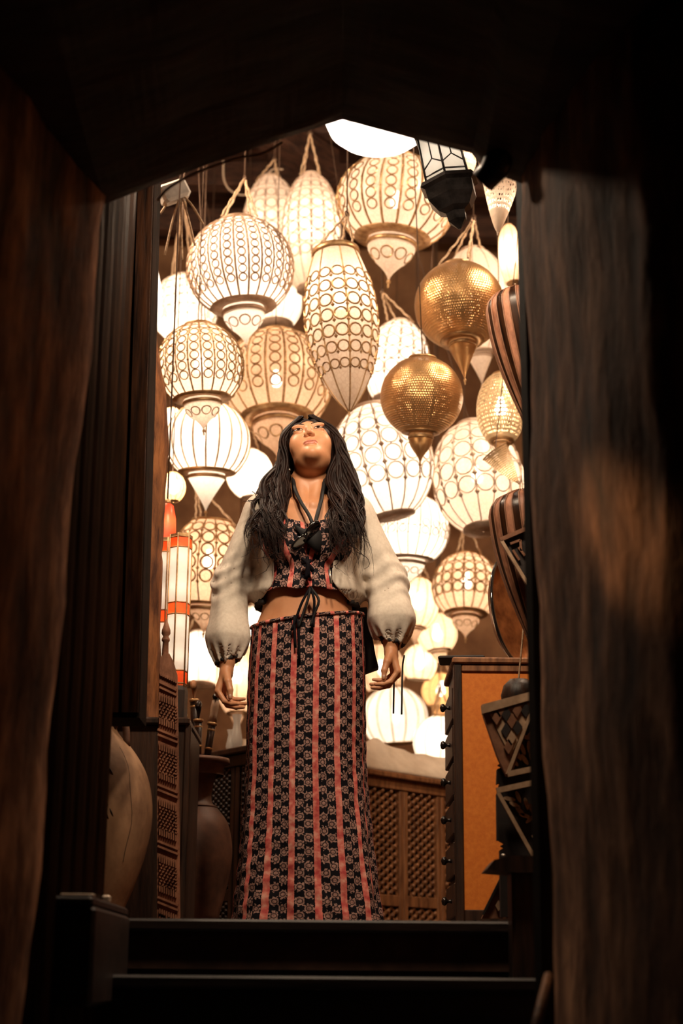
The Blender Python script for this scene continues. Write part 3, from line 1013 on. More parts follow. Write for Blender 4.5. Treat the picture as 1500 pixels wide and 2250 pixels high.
# --- white glass dome lamp cut by the lintel
C = P(830, 262, 5.2)
s = mpp(C)
t = thing('dome_lamp', 'smooth white glass dome lamp glowing right under the gabled lintel', 'lamp', C)
lathe('glass_shade', [(0.02, 0.10), (70 * s, 0.098), (100 * s, 0.075), (116 * s, 0.03), (116 * s, -0.01), (106 * s, -0.048), (84 * s, -0.078), (54 * s, -0.097), (22 * s, -0.106), (0.001, -0.108)], 'sh_glass', t, 48)
lathe('ceiling_cap', [(0.002, 0.16), (0.03, 0.155), (0.05, 0.12), (0.05, 0.09), (0.02, 0.088)], 'brass', t, 24)
tube('rod', [(0, 0, 0.15), (0, 0, ZC - C.z)], 0.008, 'brass', t)
point_light(t, (0, 0, 0.0), 9.0, 0.05, (1, 0.9, 0.78))

# --- black iron hexagonal lantern with glass panes
C = P(985, 400, 4.72)
s = mpp(C)
t = thing('iron_lantern', 'black iron hexagonal lantern with pale glass panes beside the dome lamp', 'lantern', C, R_(18))
t.rotation_euler = (0, R_(-13), R_(18))


def hexring(r, z, k=6, off=0.0):
    return [(r * math.cos(off + 2 * math.pi * i / k), r * math.sin(off + 2 * math.pi * i / k), z) for i in range(k)]


def hexshell(name, prof, mat, parent, k=6):
    V = []
    for r, z in prof:
        V += hexring(r, z, k)
    F = []
    for j in range(len(prof) - 1):
        for i in range(k):
            F.append((j * k + i, (j + 1) * k + i, (j + 1) * k + (i + 1) % k, j * k + (i + 1) % k))
    F.append(tuple(range(k)))
    F.append(tuple((len(prof) - 1) * k + i for i in range(k - 1, -1, -1)))
    return link(name, mesh(name, V, F), mat, parent)


hexshell('base_bowl', [(64 * s, 2 * s), (70 * s, -8 * s), (60 * s, -14 * s), (58 * s, -40 * s), (40 * s, -66 * s), (24 * s, -74 * s), (22 * s, -92 * s), (10 * s, -104 * s), (3 * s, -112 * s)], 'dark_metal', t)
hexshell('top_cap', [(6 * s, 150 * s), (40 * s, 130 * s), (58 * s, 112 * s), (56 * s, 104 * s)], 'dark_metal', t)
for i in range(6):
    a0, a1 = 2 * math.pi * i / 6, 2 * math.pi * (i + 1) / 6
    p = lambda a, r, z: (r * math.cos(a), r * math.sin(a), z)
    q = [p(a0, 52 * s, 2 * s), p(a1, 52 * s, 2 * s), p(a1, 48 * s, 104 * s), p(a0, 48 * s, 104 * s)]
    q2 = [tuple(c * 0.97 for c in x[:2]) + (x[2],) for x in q]
    link('pane', mesh('pane', q + q2, [(0, 1, 2, 3), (7, 6, 5, 4), (0, 4, 5, 1), (2, 6, 7, 3)]), 'sh_glass', t)
    tube('frame_bar', [p(a0, 53 * s, 0), p(a0, 49 * s, 106 * s)], 0.004, 'dark_metal', t, 5)
    am = (a0 + a1) / 2
    rr = 50 * s * math.cos(math.pi / 6)
    tube('glazing_bar', [p(a0, 52 * s, 30 * s), p(am, rr, 48 * s), p(a1, 52 * s, 30 * s)], 0.0025, 'dark_metal', t, 5)
    tube('glazing_bar', [p(am, rr, 48 * s), p(am, rr * 0.97, 100 * s)], 0.0025, 'dark_metal', t, 5)
    tube('glazing_bar', [p(a0, 52.5 * s, 14 * s), p(a1, 52.5 * s, 14 * s)], 0.003, 'dark_metal', t, 5)
tube('chain', [(0, 0, 145 * s), t.matrix_basis.inverted() @ Vector((C.x - 0.04, C.y, ZC))], 0.006, 'dark_metal', t)
point_light(t, (0, 0, 55 * s), 2.6, 0.03, (1, 0.9, 0.78))

# --- pipe stub and cable by the lintel
t = tag(tube('drain_pipe', [P(1128, 262, 3.3) + Vector((0.03, 0, 0.06)), P(1118, 300, 3.32), P(1085, 372, 3.4), P(1060, 398, 3.42)], [0.036, 0.036, 0.033, 0.030], 'dark_metal', None, 14),
        'stubby dark pipe under the right end of the lintel', 'pipe')
t = tag(tube('loose_cable', catmull([P(346, 440, 3.446), P(372, 412, 3.446), P(430, 380, 3.446), P(520, 348, 3.446), P(575, 338, 3.446), P(620, 313, 3.446)], 30), 0.0035, 'cable', None, 6),
        'pale slack cable running along the left slope of the lintel', 'cable')
t = tag(tube('hanging_cable', catmull([P(490, 352, 7.7), P(492, 395, 7.7), P(508, 420, 7.7), P(540, 428, 7.7), P(575, 402, 7.7), P(596, 374, 7.7), P(622, 372, 7.7)], 30), 0.005, 'cable', None, 6),
        'looped brown cable hanging near the beams beside the white globe', 'cable')
C = P(385, 425, 5.4)
t = thing('junction_box', 'chipped white junction box with knotted cords by the door leaf', 'box', C)
v, f = g_box(-0.06, 0.05, -0.03, 0.03, -0.03, 0.04, 0.01)
o = link('box_body', mesh('box_body', v, f), 'white_enamel', t)
o.rotation_euler = (0, R_(-28), 0.3)
for k, (x, y) in enumerate([(352, 470), (362, 560), (400, 570), (428, 540), (446, 492)]):
    tube('cord', catmull([Vector((0.02, 0, 0)), (P(x, y, 5.4) - C) * 0.5 + Vector((0.01, -0.01, 0.01)), P(x, y, 5.4) - C], 12), 0.004, 'cord', t, 5)


# ------------------------------------------------------------------ furniture and wares
def world_poly(pts, Y):
    return [P(x, y, Y) for x, y in pts]


def slab(name, pts, Y, thick, mat, parent=None, origin=None):
    """board with an outline given on a plane Y = const, real thickness behind it"""
    q = [P(x, y, Y) for x, y in pts]
    o = origin or Vector((0, 0, 0))
    poly = [(p.x - o.x, p.z - o.z) for p in q]
    v, f = g_prism(poly, Y - o.y, Y + thick - o.y)
    return link(name, mesh(name, v, f), mat, parent)


# --- tall cabinet with an orange side, drawers facing the middle of the room
Yc = 5.15
p0 = P(997, 1445, Yc)
p1 = P(1000, 2012, Yc)
xl = (p0.x + p1.x) / 2
W, D, Hc = 0.50, 0.42, p0.z
t = thing('drawer_cabinet', 'tall dark wood cabinet with a bright orange painted side panel', 'cabinet', (xl, Yc, 0))
fr = 0.026
box('body', (0.012, W, 0.014, D, 0.03, Hc - 0.02), 'wood_dark', t)
box('side_panel', (fr, W - fr, 0.004, 0.016, 0.065, Hc - 0.028), 'orange_panel', t)
box('stile', (0, fr, -0.006, 0.03, 0.0, Hc - 0.02), 'wood_dark', t, 0.003)
box('stile', (W - fr, W, -0.006, 0.03, 0.0, Hc - 0.02), 'wood_dark', t, 0.003)
box('rail', (fr, W - fr, -0.004, 0.03, 0.02, 0.066), 'wood_dark', t, 0.003)
box('rail', (fr, W - fr, -0.004, 0.03, Hc - 0.045, Hc - 0.02), 'wood_brown', t, 0.003)
box('top', (-0.004, W + 0.02, -0.014, D + 0.01, Hc - 0.02, Hc), 'wood_brown', t, 0.004)
kn = [1547, 1630, 1713, 1797, 1888, 1978]
for i, ky in enumerate(kn):
    kz = P(990, ky, Yc + 0.04).z
    dr = box('drawer', (-0.004, 0.014, 0.03, D - 0.03, kz - 0.05, kz + 0.052), 'wood_dark', t, 0.003)
    for yy_ in (0.12,):
        v, f, _ = g_lathe([(0.0005, 0.0), (0.007, 0.0), (0.006, 0.006), (0.0045, 0.011), (0.007, 0.015), (0.0125, 0.019), (0.014, 0.024), (0.011, 0.030), (0.0005, 0.033)], 14)
        v = [(-z - 0.004, x + yy_, y + kz) for x, y, z in v]
        link('knob', mesh('knob', v, f, True), 'black_knob', dr)
# flat things lying on the cabinet
zt = Hc
o = box('folded_board', (-0.05, 0.10, 0.02, 0.14, 0, 0.012), 'inlay_black', None, 0.004, (xl, Yc + 0.0, zt), (0, 0, R_(-6)))
tag(o, 'thin black folded board lying on top of the orange-sided cabinet', 'board')
# copper tray leaning on the cabinet top
C = P(1112, 1442, Yc + 0.18)
t = thing('tray', 'dark copper oval tray standing on edge on the orange-sided cabinet', 'tray', (C.x + 0.03, C.y, zt + 0.012))
V, F = [], []
nr, na = 8, 40
hgt = (P(1100, 1195, Yc + 0.2) - P(1100, 1440, Yc + 0.2)).z
for j in range(nr + 1):
    for side in (0,):
        r = j / nr
        dep = 0.012 * (1 if r < 0.85 else (1 - (r - 0.85) / 0.15 * 2.2))
        for i in range(na):
            a = 2 * math.pi * i / na
            V.append((r * 0.13 * math.cos(a), dep, r * hgt / 2 * math.sin(a) + hgt / 2))
for j in range(nr):
    for i in range(na):
        F.append((j * na + i, j * na + (i + 1) % na, (j + 1) * na + (i + 1) % na, (j + 1) * na + i))
b = len(V)
V += [(x, y + 0.004, z) for x, y, z in V]
F += [tuple(b + i for i in reversed(q)) for q in F[:nr * na]]
link('dish', mesh('dish', V, F, True), 'copper', t, None, (R_(-8), R_(6), R_(48)))
v, f = g_tube([Vector((0.132 * math.cos(a), -0.016, (hgt / 2 + 0.002) * math.sin(a) + hgt / 2)) for a in np.linspace(0, 2 * math.pi, 49)], 0.006, 6, False)
link('rolled_rim', mesh('rolled_rim', v, f, True), 'gloss_black', t, None, (R_(-8), R_(6), R_(48)))


# --- lutes hung neck down at the right
def lute(label, top_px, Y, hpx, tiltdeg, yaw):
    C = P(top_px[0], top_px[1], Y)
    s = mpp(C)
    Hh = hpx * s
    t = thing('lute', label, 'lute', (C.x, C.y, C.z - Hh), 0, 'striped lutes by the doorway')
    t.rotation_euler = (0, R_(tiltdeg), R_(yaw))
    nrib = 15
    Wd = 0.105
    prof = lambda u: Wd * (max(0.0, 1 - abs(u) ** 2.3)) ** 0.5

    def width(k):      # k 0 bottom (neck) .. 1 top
        return Wd * (0.22 + 0.78 * math.sin(min(1, k * 1.25) * math.pi / 2) ** 1.3) * (1 if k < 0.86 else math.sqrt(max(0.0, 1 - ((k - 0.86) / 0.145) ** 2)))
    nz = 22
    for i in range(nrib):
        a0 = math.pi * i / nrib
        a1 = math.pi * (i + 1) / nrib
        V, F = [], []
        for j in range(nz + 1):
            k = j / nz
            r = width(k)
            z = 0.2 * Hh + 0.8 * Hh * k
            for a in (a0, (a0 + a1) / 2, a1):
                V.append((-r * math.cos(a), -r * 0.95 * math.sin(a), z))
        for j in range(nz):
            for q in range(2):
                F.append((j * 3 + q, j * 3 + q + 1, (j + 1) * 3 + q + 1, (j + 1) * 3 + q))
        link('rib_strip', mesh('rib_strip', V, F, True), 'wood_lacquer' if i % 2 else 'wood_red', t)
        e = [Vector((-width(j / nz) * 1.012 * math.cos(a1), -width(j / nz) * 0.962 * math.sin(a1), 0.2 * Hh + 0.8 * Hh * j / nz)) for j in range(nz + 1)]
        if i < nrib - 1:
            tube('inlay_line', e, 0.0022, 'inlay_brown', t, 4)
    V = []
    for j in range(nz + 1):
        k = j / nz
        V += [(-width(k), 0, 0.2 * Hh + 0.8 * Hh * k), (width(k), 0, 0.2 * Hh + 0.8 * Hh * k)]
    V += [(x, 0.008, z) for x, y, z in V]
    m_ = (nz + 1) * 2
    F = []
    for j in range(nz):
        F += [(2 * j, 2 * j + 1, 2 * j + 3, 2 * j + 2), (m_ + 2 * j + 2, m_ + 2 * j + 3, m_ + 2 * j + 1, m_ + 2 * j)]
        F += [(2 * j, 2 * j + 2, m_ + 2 * j + 2, m_ + 2 * j), (2 * j + 3, 2 * j + 1, m_ + 2 * j + 1, m_ + 2 * j + 3)]
    link('soundboard', mesh('soundboard', V, F), 'wood_brown', t)
    box('neck', (-0.018, 0.018, -0.02, 0.004, -0.12, 0.22 * Hh), 'wood_dark', t, 0.005)
    pb_ = box('pegbox', (-0.016, 0.016, -0.012, 0.012, -0.14, 0.0), 'wood_dark', t, 0.004, (0, 0.0, -0.11), (R_(-60), 0, 0))
    for q in range(4):
        tube('peg', [(-0.04, 0, -0.03 - 0.028 * q), (0.04, 0, -0.03 - 0.028 * q)], 0.004, 'black_knob', pb_, 6)
    bpy.context.view_layer.update()
    tube('hanging_loop', [(0, 0, Hh - 0.004), t.matrix_world.inverted() @ Vector((P(1215, 1100, 4.62).x + 0.02, 4.602, C.z + 0.2))], 0.003, 'cord', t, 5)
    return t


lute('striped round-backed lute hanging lower, neck down, over the orange cabinet', (1196, 1078), 4.5, 480, -6, 4)
lute('striped round-backed lute hanging higher on the right door post', (1196, 632), 4.35, 470, -7, 4)
# wooden post on which the lutes hang
xp = P(1215, 1100, 4.62).x
structure(box('trim_3', (xp - 0.02, xp + 0.16, 4.6, 4.75, 0, ZC), 'wood_dark'))


# --- inlaid zigzag frame of triangular boards beside the cabinet
Yf = 4.30
org = P(1140, 2010, Yf)
org.z = 0
t = thing('inlaid_screen', 'black zigzag screen of triangular boards inlaid with pale diamonds and leaves', 'screen', org)


def strip(name, a, b, wpx, Y, mat, parent, origin, thick=0.012):
    A, B = P(a[0], a[1], Y) - origin, P(b[0], b[1], Y) - origin
    s = mpp(A + origin)
    d = Vector((B.x - A.x, 0, B.z - A.z))
    n = Vector((-d.z, 0, d.x)).normalized() * (wpx * s / 2)
    q = [A + n, B + n, B - n, A - n]
    v, f = g_prism([(p.x, p.z) for p in q], A.y - thick, A.y)
    return link(name, mesh(name, v, f), mat, parent)


# backing boards with notched outline
slab('back_board', [(1092, 1610), (1200, 1560), (1215, 1990), (1180, 2012), (1100, 2015), (1098, 1868), (1107, 1862), (1100, 1858), (1108, 1853), (1096, 1846), (1092, 1846), (1091, 1745), (1098, 1720), (1091, 1722),
                    (1092, 1690), (1103, 1684), (1094, 1680), (1106, 1674), (1098, 1668), (1106, 1660), (1094, 1652)], Yf + 0.035, 0.03, 'inlay_black', t, org)
# brown triangle with diamonds
tri = slab('diamond_board', [(1060, 1548), (1168, 1520), (1169, 1562), (1124, 1704), (1112, 1704), (1092, 1660), (1062, 1572)], Yf, 0.03, 'inlay_brown', t, org)
slab('top_edge', [(1058, 1548), (1168, 1519), (1168, 1537), (1060, 1568)], Yf - 0.012, 0.03, 'bone', tri, org)
slab('bone_ground', [(1076, 1570), (1162, 1545), (1166, 1560), (1146, 1610), (1121, 1660), (1100, 1620)], Yf - 0.004, 0.01, 'bone', tri, org)


def rhomb(cx, cy, w, h, mat, Y=Yf - 0.009, sk=0):
    slab('diamond', [(cx, cy - h), (cx + w, cy + sk), (cx, cy + h), (cx - w, cy - sk)], Y, 0.008, mat, tri, org)


for cx, cy, m_ in [(1112, 1569, 'inlay_black'), (1136, 1560, 'inlay_brown'), (1124, 1584, 'inlay_brown'), (1111, 1604, 'inlay_black'), (1137, 1599, 'inlay_black'), (1098, 1560, 'inlay_brown'), (1123, 1622, 'bone'), (1117, 1640, 'inlay_brown'), (1155, 1560, 'inlay_black'), (1091, 1576, 'inlay_brown')]:
    rhomb(cx, cy, 10.5, 17, m_, sk=-2)
# pale border strips
strip('border_strip', (1168, 1560), (1114, 1702), 7, Yf, 'bone', t, org)
strip('border_strip', (1114, 1702), (1180, 1688), 12, Yf, 'bone', t, org)
strip('border_strip', (1090, 1738), (1182, 1718), 12, Yf, 'bone', t, org)
strip('border_strip', (1093, 1742), (1196, 1928), 8, Yf, 'bone', t, org)


def leaf(cx, cy, ang, ln=13, w=4.5, mat='bone', par=t):
    pts = []
    for k in range(12):
        a = 2 * math.pi * k / 12
        x, y = ln * math.cos(a) * (1 if math.cos(a) < 0 else 1.15), w * math.sin(a)
        pts.append((cx + x * math.cos(ang) - y * math.sin(ang), cy + x * math.sin(ang) + y * math.cos(ang)))
    slab('leaf_inlay', pts, Yf + 0.026, 0.012, mat, par, org)


for cx, cy, a in [(1158, 1620, 0.2), (1148, 1645, 1.2), (1162, 1640, 1.5), (1138, 1658, 1.1), (1152, 1668, 1.0), (1166, 1655, 1.6), (1128, 1672, 0.8), (1170, 1608, -0.6),
                  (1118, 1755, 0.2), (1130, 1768, 0.5), (1142, 1782, 0.8), (1156, 1765, 1.3), (1168, 1778, 1.2), (1152, 1792, 0.3), (1138, 1750, 1.2), (1166, 1798, 2.4), (1178, 1842, 0.5), (1174, 1770, 1.5)]:
    leaf(cx, cy, a)
# little triangle above
org2 = P(1130, 1280, 4.36)
t2 = thing('inlaid_pennant', 'small dark triangular board with pale border hung over the lower lute', 'ornament', org2)
slab('board', [(1099, 1186), (1165, 1158), (1170, 1300), (1150, 1262)], 4.36, 0.02, 'inlay_black', t2, org2)
strip('border_strip', (1098, 1188), (1168, 1158), 9, 4.36, 'inlay_brown', t2, org2)
strip('border_strip', (1101, 1190), (1158, 1285), 7, 4.36, 'bone', t2, org2)
for a_, b_ in [((1120, 1196), (1142, 1188)), ((1142, 1188), (1144, 1212)), ((1126, 1210), (1140, 1232)), ((1138, 1204), (1152, 1222))]:
    strip('motif', a_, b_, 5, 4.36, 'inlay_brown', t2, org2, 0.008)
tube('hanging_cord', [P(1150, 1165, 4.37) - org2, P(1165, 1060, 4.37) - org2], 0.003, 'cord', t2, 5)
# dark round gourd behind the diamond board
C = P(1140, 1535, 4.75)
s = mpp(C)
o = lathe('gourd', [(0.001, 45 * s), (20 * s, 42 * s), (34 * s, 28 * s), (40 * s, 6 * s), (36 * s, -18 * s), (22 * s, -36 * s), (0.001, -42 * s)], 'wood_dark', None, 28, C)
tag(o, 'dark round gourd hanging behind the diamond-inlaid board', 'gourd')
g2 = link('hanging_cord', mesh('hanging_cord', *g_tube([(0, 0, 44 * s), (0.05, 0, 0.5)], 0.003, 5)), 'cord', o)
# second inlaid board low down
t3 = thing('inlaid_board', 'brown diamond-inlaid board standing on the floor by the cabinet foot', 'board', P(1085, 2010, 4.5))
og = Vector(t3.location)
slab('board', [(1110, 1908), (1150, 1880), (1150, 2018), (1058, 2018)], 4.5, 0.03, 'inlay_brown', t3, og)
for cx, cy, w, h, m_ in [(1108, 1955, 8, 20, 'bone'), (1095, 1990, 7, 12, 'bone'), (1112, 1990, 8, 14, 'inlay_black')]:
    slab('diamond', [(cx, cy - h), (cx + w, cy), (cx, cy + h), (cx - w, cy)], 4.49, 0.01, m_, t3, og)
strip('border_strip', (1060, 2010), (1112, 1905), 5, 4.5, 'inlay_black', t3, og)

# --- squat post with ledge at the right end of the steps
bpx = P(1118, 1890, 4.05)
t = thing('newel_post', 'squat black wooden post with projecting ledge at the right of the steps', 'post', (bpx.x, 4.05, -0.4))
hz = bpx.z + 0.4
box('post_body', (0, 0.11, -0.05, 0.06, 0, hz - 0.02), 'wood_dark', t, 0.008)
lx = P(1066, 1890, 4.0).x - bpx.x
v, f = g_prism([(lx, hz - 0.028), (lx + 0.02, hz - 0.004), (0.0, hz + 0.006), (0.14, hz + 0.006), (0.14, hz - 0.03), (0.02, hz - 0.034)], -0.07, 0.08)
link('ledge', mesh('ledge', v, f), 'wood_dark', t)
v, f, _ = g_lathe([(0.0004, 0.005), (0.004, 0.003), (0.0055, 0), (0.0005, -0.001)], 12)
link('stud', mesh('stud', [(x + lx + 0.045, y - 0.03, z + hz + 0.008) for x, y, z in v], f, True), 'silver', t)
st = P(1190, 2215, 3.2)
o = tag(tube('broom_stick', [P(1168, 2290, 3.0), P(1204, 2145, 3.25)], 0.009, 'wood_brown', None, 8), 'thin pale stick leaning at the bottom right of the steps', 'stick')

# --- low lattice cabinet behind the woman
def lattice_cabinet(name, label, A, B, H, depth, doors, zbot, mat, lat_mat, rail_z=0.16, slat_w=0.010, pitch=0.035, topext=0.02, slope=0.62):
    d = Vector((B.x - A.x, B.y - A.y, 0))
    Ln = d.length
    ang = math.atan2(d.y, d.x)
    t = thing(name, label, 'cabinet', (A.x, A.y, 0), ang)
    box('carcass', (0.0, Ln, 0.05, depth, 0, H - 0.02), 'inlay_black', t)
    box('top', (-topext, Ln + topext, -topext, depth + topext, H - 0.022, H), mat, t, 0.004)
    box('rail', (0, Ln, 0.0, 0.05, H - 0.065, H - 0.022), mat, t, 0.003)
    box('rail', (0, Ln, 0.0, 0.05, 0.0, 0.035), mat, t, 0.003)
    wd = Ln / doors
    st_ = 0.028
    for k in range(doors):
        x0 = k * wd
        dr = box('door', (x0 + 0.002, x0 + st_, 0.004, 0.04, 0.035, H - 0.065), mat, t, 0.003)
        box('stile', (x0 + wd - st_, x0 + wd - 0.002, 0.004, 0.04, 0.035, H - 0.065), mat, dr, 0.003)
        box('mid_rail', (x0 + st_, x0 + wd - st_, 0.006, 0.038, rail_z, rail_z + 0.045), mat, dr, 0.003)
        for (z0, z1) in ((0.035, rail_z), (rail_z + 0.045, H - 0.065)):
            xa, xb = x0 + st_, x0 + wd - st_
            w_, h_ = xb - xa, (z1 - z0) / slope
            c = pitch
            for sgn in (1, -1):
                q = -h_
                while q < w_:
                    # line x - q = sgn*(z) clipped to the opening
                    if sgn == 1:
                        u0, u1 = max(0, q), min(w_, q + h_)
                        pa, pb_ = (u0, u0 - q), (u1, u1 - q)
                    else:
                        u0, u1 = max(0, q), min(w_, q + h_)
                        pa, pb_ = (u0, h_ - (u0 - q)), (u1, h_ - (u1 - q))
                    if u1 - u0 > 0.006:
                        pa, pb_ = (pa[0], pa[1] * slope), (pb_[0], pb_[1] * slope)
                        dx, dz = pb_[0] - pa[0], pb_[1] - pa[1]
                        l_ = math.hypot(dx, dz)
                        nx, nz_ = -dz / l_ * slat_w / 2, dx / l_ * slat_w / 2
                        poly = [(xa + pa[0] + nx, z0 + pa[1] + nz_), (xa + pb_[0] + nx, z0 + pb_[1] + nz_), (xa + pb_[0] - nx, z0 + pb_[1] - nz_), (xa + pa[0] - nx, z0 + pa[1] - nz_)]
                        y0 = 0.012 if sgn == 1 else 0.018
                        v, f = g_prism(poly, y0, y0 + 0.008)
                        link('lattice_slat', mesh('lattice_slat', v, f), lat_mat, dr)
                    q += c
            # turned bosses at the crossings, one joined part
            vv = []
            i = 0
            parts = []
            nb = int((w_ + h_) / c) + 2
            for ia in range(nb):
                for ib in range(nb):
                    qa, qb = -h_ + ia * c, -h_ + ib * c
                    # x - qa = z ; z = h - (x - qb)
                    x = (h_ + qa + qb) / 2
                    z = x - qa
                    if 0.004 < x < w_ - 0.004 and 0.004 < z < h_ - 0.004:
                        r = slat_w * 0.95
                        z *= slope
                        pv = [(xa + x + r * math.cos(a), 0.008, z0 + z + r * math.sin(a)) for a in np.linspace(0, 2 * math.pi, 7)[:-1]]
                        pv += [(xa + x + 0.5 * r * math.cos(a), 0.003, z0 + z + 0.5 * r * math.sin(a)) for a in np.linspace(0, 2 * math.pi, 7)[:-1]]
                        pf = [(k_, (k_ + 1) % 6, 6 + (k_ + 1) % 6, 6 + k_) for k_ in range(6)] + [(6, 7, 8, 9, 10, 11)]
                        parts.append((pv, pf))
            if parts:
                v, f = merge(parts)
                o = link('lattice_bosses', mesh('lattice_bosses', v, f), lat_mat, dr)
                o['kind'] = 'stuff'
    return t, ang


A, B = Vector((-0.06, 6.40, 0)), Vector((0.60, 7.18, 0))
Hl = P(809, 1690, 6.6).z
tcab, angc = lattice_cabinet('lattice_cabinet', 'low brown lattice-door cabinet under the cream cloth', A, B, Hl, 0.55, 4, 0, 'wood_brown', 'wood_brown', 0.14, 0.0105, 0.054)
# cream cloth heaped on it
d = (B - A)
V, F = [], []
nx, ny = 40, 18
Lc, Dc = d.length * 1.02, 0.5
for j in range(ny + 1):
    for i in range(nx + 1):
        x = Lc * i / nx
        y = Dc * j / ny
        e = min(1, j / 3.0) * (1 if i > 1 else 0.4)
        z = 0.015 + e * (0.095 + 0.028 * hashn(x * 9, y * 12, 1) + 0.02 * hashn(x * 22, y * 17, 3) + 0.06 * math.exp(-((x - 0.18) / 0.07) ** 2))
        V.append((x, y - 0.012, z))
for j in range(ny):
    for i in range(nx):
        F.append((j * (nx + 1) + i, j * (nx + 1) + i + 1, (j + 1) * (nx + 1) + i + 1, (j + 1) * (nx + 1) + i))
b = len(V)
V += [(x, y, 0.001) for x, y, z in V]
F += [tuple(b + i for i in reversed(q)) for q in F]
nb_ = nx + 1
for i in range(nx):
    F.append((i, b + i, b + i + 1, i + 1))
    F.append((ny * nb_ + i + 1, b + ny * nb_ + i + 1, b + ny * nb_ + i, ny * nb_ + i))
for j in range(ny):
    F.append((j * nb_, (j + 1) * nb_, b + (j + 1) * nb_, b + j * nb_))
    F.append(((j + 1) * nb_ + nx, j * nb_ + nx, b + j * nb_ + nx, b + (j + 1) * nb_ + nx))
o = link('cloth_heap', mesh('cloth_heap', V, F, True), 'cloth', None, (A.x, A.y, Hl), (0, 0, angc))
tag(o, 'crumpled cream cloth spread over the low lattice cabinet', 'cloth')

# left dark lattice cabinet
B2, A2 = Vector((-0.20, 5.72, 0)), Vector((-0.56, 6.20, 0))
Hd = P(545, 1640, 5.9).z
lattice_cabinet('lattice_cabinet', 'low dark lattice cabinet behind the dark urn, left of the skirt', A2, B2, Hd, 0.2, 2, 0, 'wood_dark', 'wood_dark', 0.12)
# silver and blue wares on it
for k, (x, y, r, lab) in enumerate([(520, 1600, 14, 'small shiny glass vase on the dark lattice cabinet'), (506, 1622, 10, 'tiny pale bowl on the dark lattice cabinet')]):
    C = P(x, y, 6.15)
    s = mpp(C)
    hh = C.z - Hd
    o = lathe('vase' if k == 0 else 'bowl', [(0.001, 0), (r * 0.6 * s, 0.001), (r * s, hh * 0.5), (r * 0.7 * s, hh * 0.9), (r * 0.5 * s, hh * 1.2), (r * 0.8 * s, hh * 1.5)], 'sh_glass', None, 20, (C.x, C.y, Hd))
    tag(o, lab, 'vase' if k == 0 else 'bowl')


# --- left side: chest, urns, carved board, glass lamps, daggers
ct = P(420, 1578, 4.95)
Hch = ct.z
xc0, xc1 = P(250, 1700, 4.95).x, P(412, 1700, 4.95).x
t = thing('dark_chest', 'tall near-black wooden chest behind the carved board', 'chest', (xc0, 4.95, 0))
wch = xc1 - xc0
box('body', (0, wch, 0, 0.40, 0, Hch - 0.02), 'wood_dark', t, 0.006)
box('lid', (-0.01, P(418, 1578, 4.95).x - xc0, -0.02, 0.42, Hch - 0.022, Hch), 'wood_dark', t, 0.005)
box('corner_post', (wch - 0.012, wch + 0.006, -0.008, 0.02, 0, Hch - 0.02), 'wood_dark', t, 0.003)

# pale clay jar
def urn(name, label, pts, axis_px, Y, mat, rim=None):
    base = P(axis_px, 2040, Y)
    prof = []
    for (x, y) in pts:
        q = P(x, y, Y)
        prof.append((max(0.003, q.x - P(axis_px, y, Y).x), max(0.0, q.z)))
    t = thing(name, label, 'urn', (P(axis_px, 1800, Y).x, Y, 0))
    # densify
    pp = catmull([(r, 0, z) for r, z in prof], 40)
    pr = [(max(0.002, p.x), max(0.0, p.z)) for p in pp]
    lathe('body', [(pr[0][0] - 0.012, pr[0][1] - 0.05), (pr[0][0] - 0.012, pr[0][1])] + pr + [(0.002, 0.0)], mat, t, 48)
    return t, pr


t, pr = urn('clay_jar', 'large pale clay jar with dark streaks at the left of the doorway', [(232, 1560), (240, 1580), (252, 1612), (285, 1648), (316, 1698), (331, 1755), (333, 1815), (322, 1880), (304, 1940), (285, 1990), (272, 2040)], 188, 4.62, 'clay_pale')
lathe('rim', [(pr[0][0] - 0.02, pr[0][1] + 0.004), (pr[0][0] + 0.012, pr[0][1] + 0.008), (pr[0][0] + 0.016, pr[0][1] - 0.012), (pr[0][0] - 0.006, pr[0][1] - 0.03)], 'clay_pale', t, 40)
hp = Vector(t.location)
tube('handle', catmull([P(250, 1598, 4.60) - hp, P(258, 1578, 4.60) - hp, P(270, 1576, 4.60) - hp, P(277, 1600, 4.60) - hp, P(278, 1640, 4.60) - hp], 14), 0.010, 'clay_dark', t, 8)


def on_jar(ang, z):
    for a, b in zip(pr, pr[1:]):
        if a[1] >= z >= b[1]:
            u = (a[1] - z) / max(a[1] - b[1], 1e-6)
            r = a[0] + (b[0] - a[0]) * u
            return Vector((r * math.cos(ang), r * math.sin(ang), z))
    return Vector((pr[-1][0], 0, z))


zj = [P(300, y, 4.62).z for y in (1650, 1720, 1800, 1870, 1900)]
tube('dark_line', [on_jar(R_(-40) + 0.02 * math.sin(k), zj[0] + (zj[4] - zj[0]) * k / 12) * 1.0 for k in range(13)], 0.0009, 'stain', t, 5)  # thin dark line running down the jar
for k in range(26):
    a = R_(-58 - 30 * random.random())
    z = zj[0] - 0.02 - 0.007 * k + random.uniform(-0.01, 0.01)
    tube('soot_mark', [on_jar(a + 0.02 * q, z - 0.007 * q) for q in range(4)], [0.001, 0.0026, 0.002, 0.0006], 'stain', t, 5)

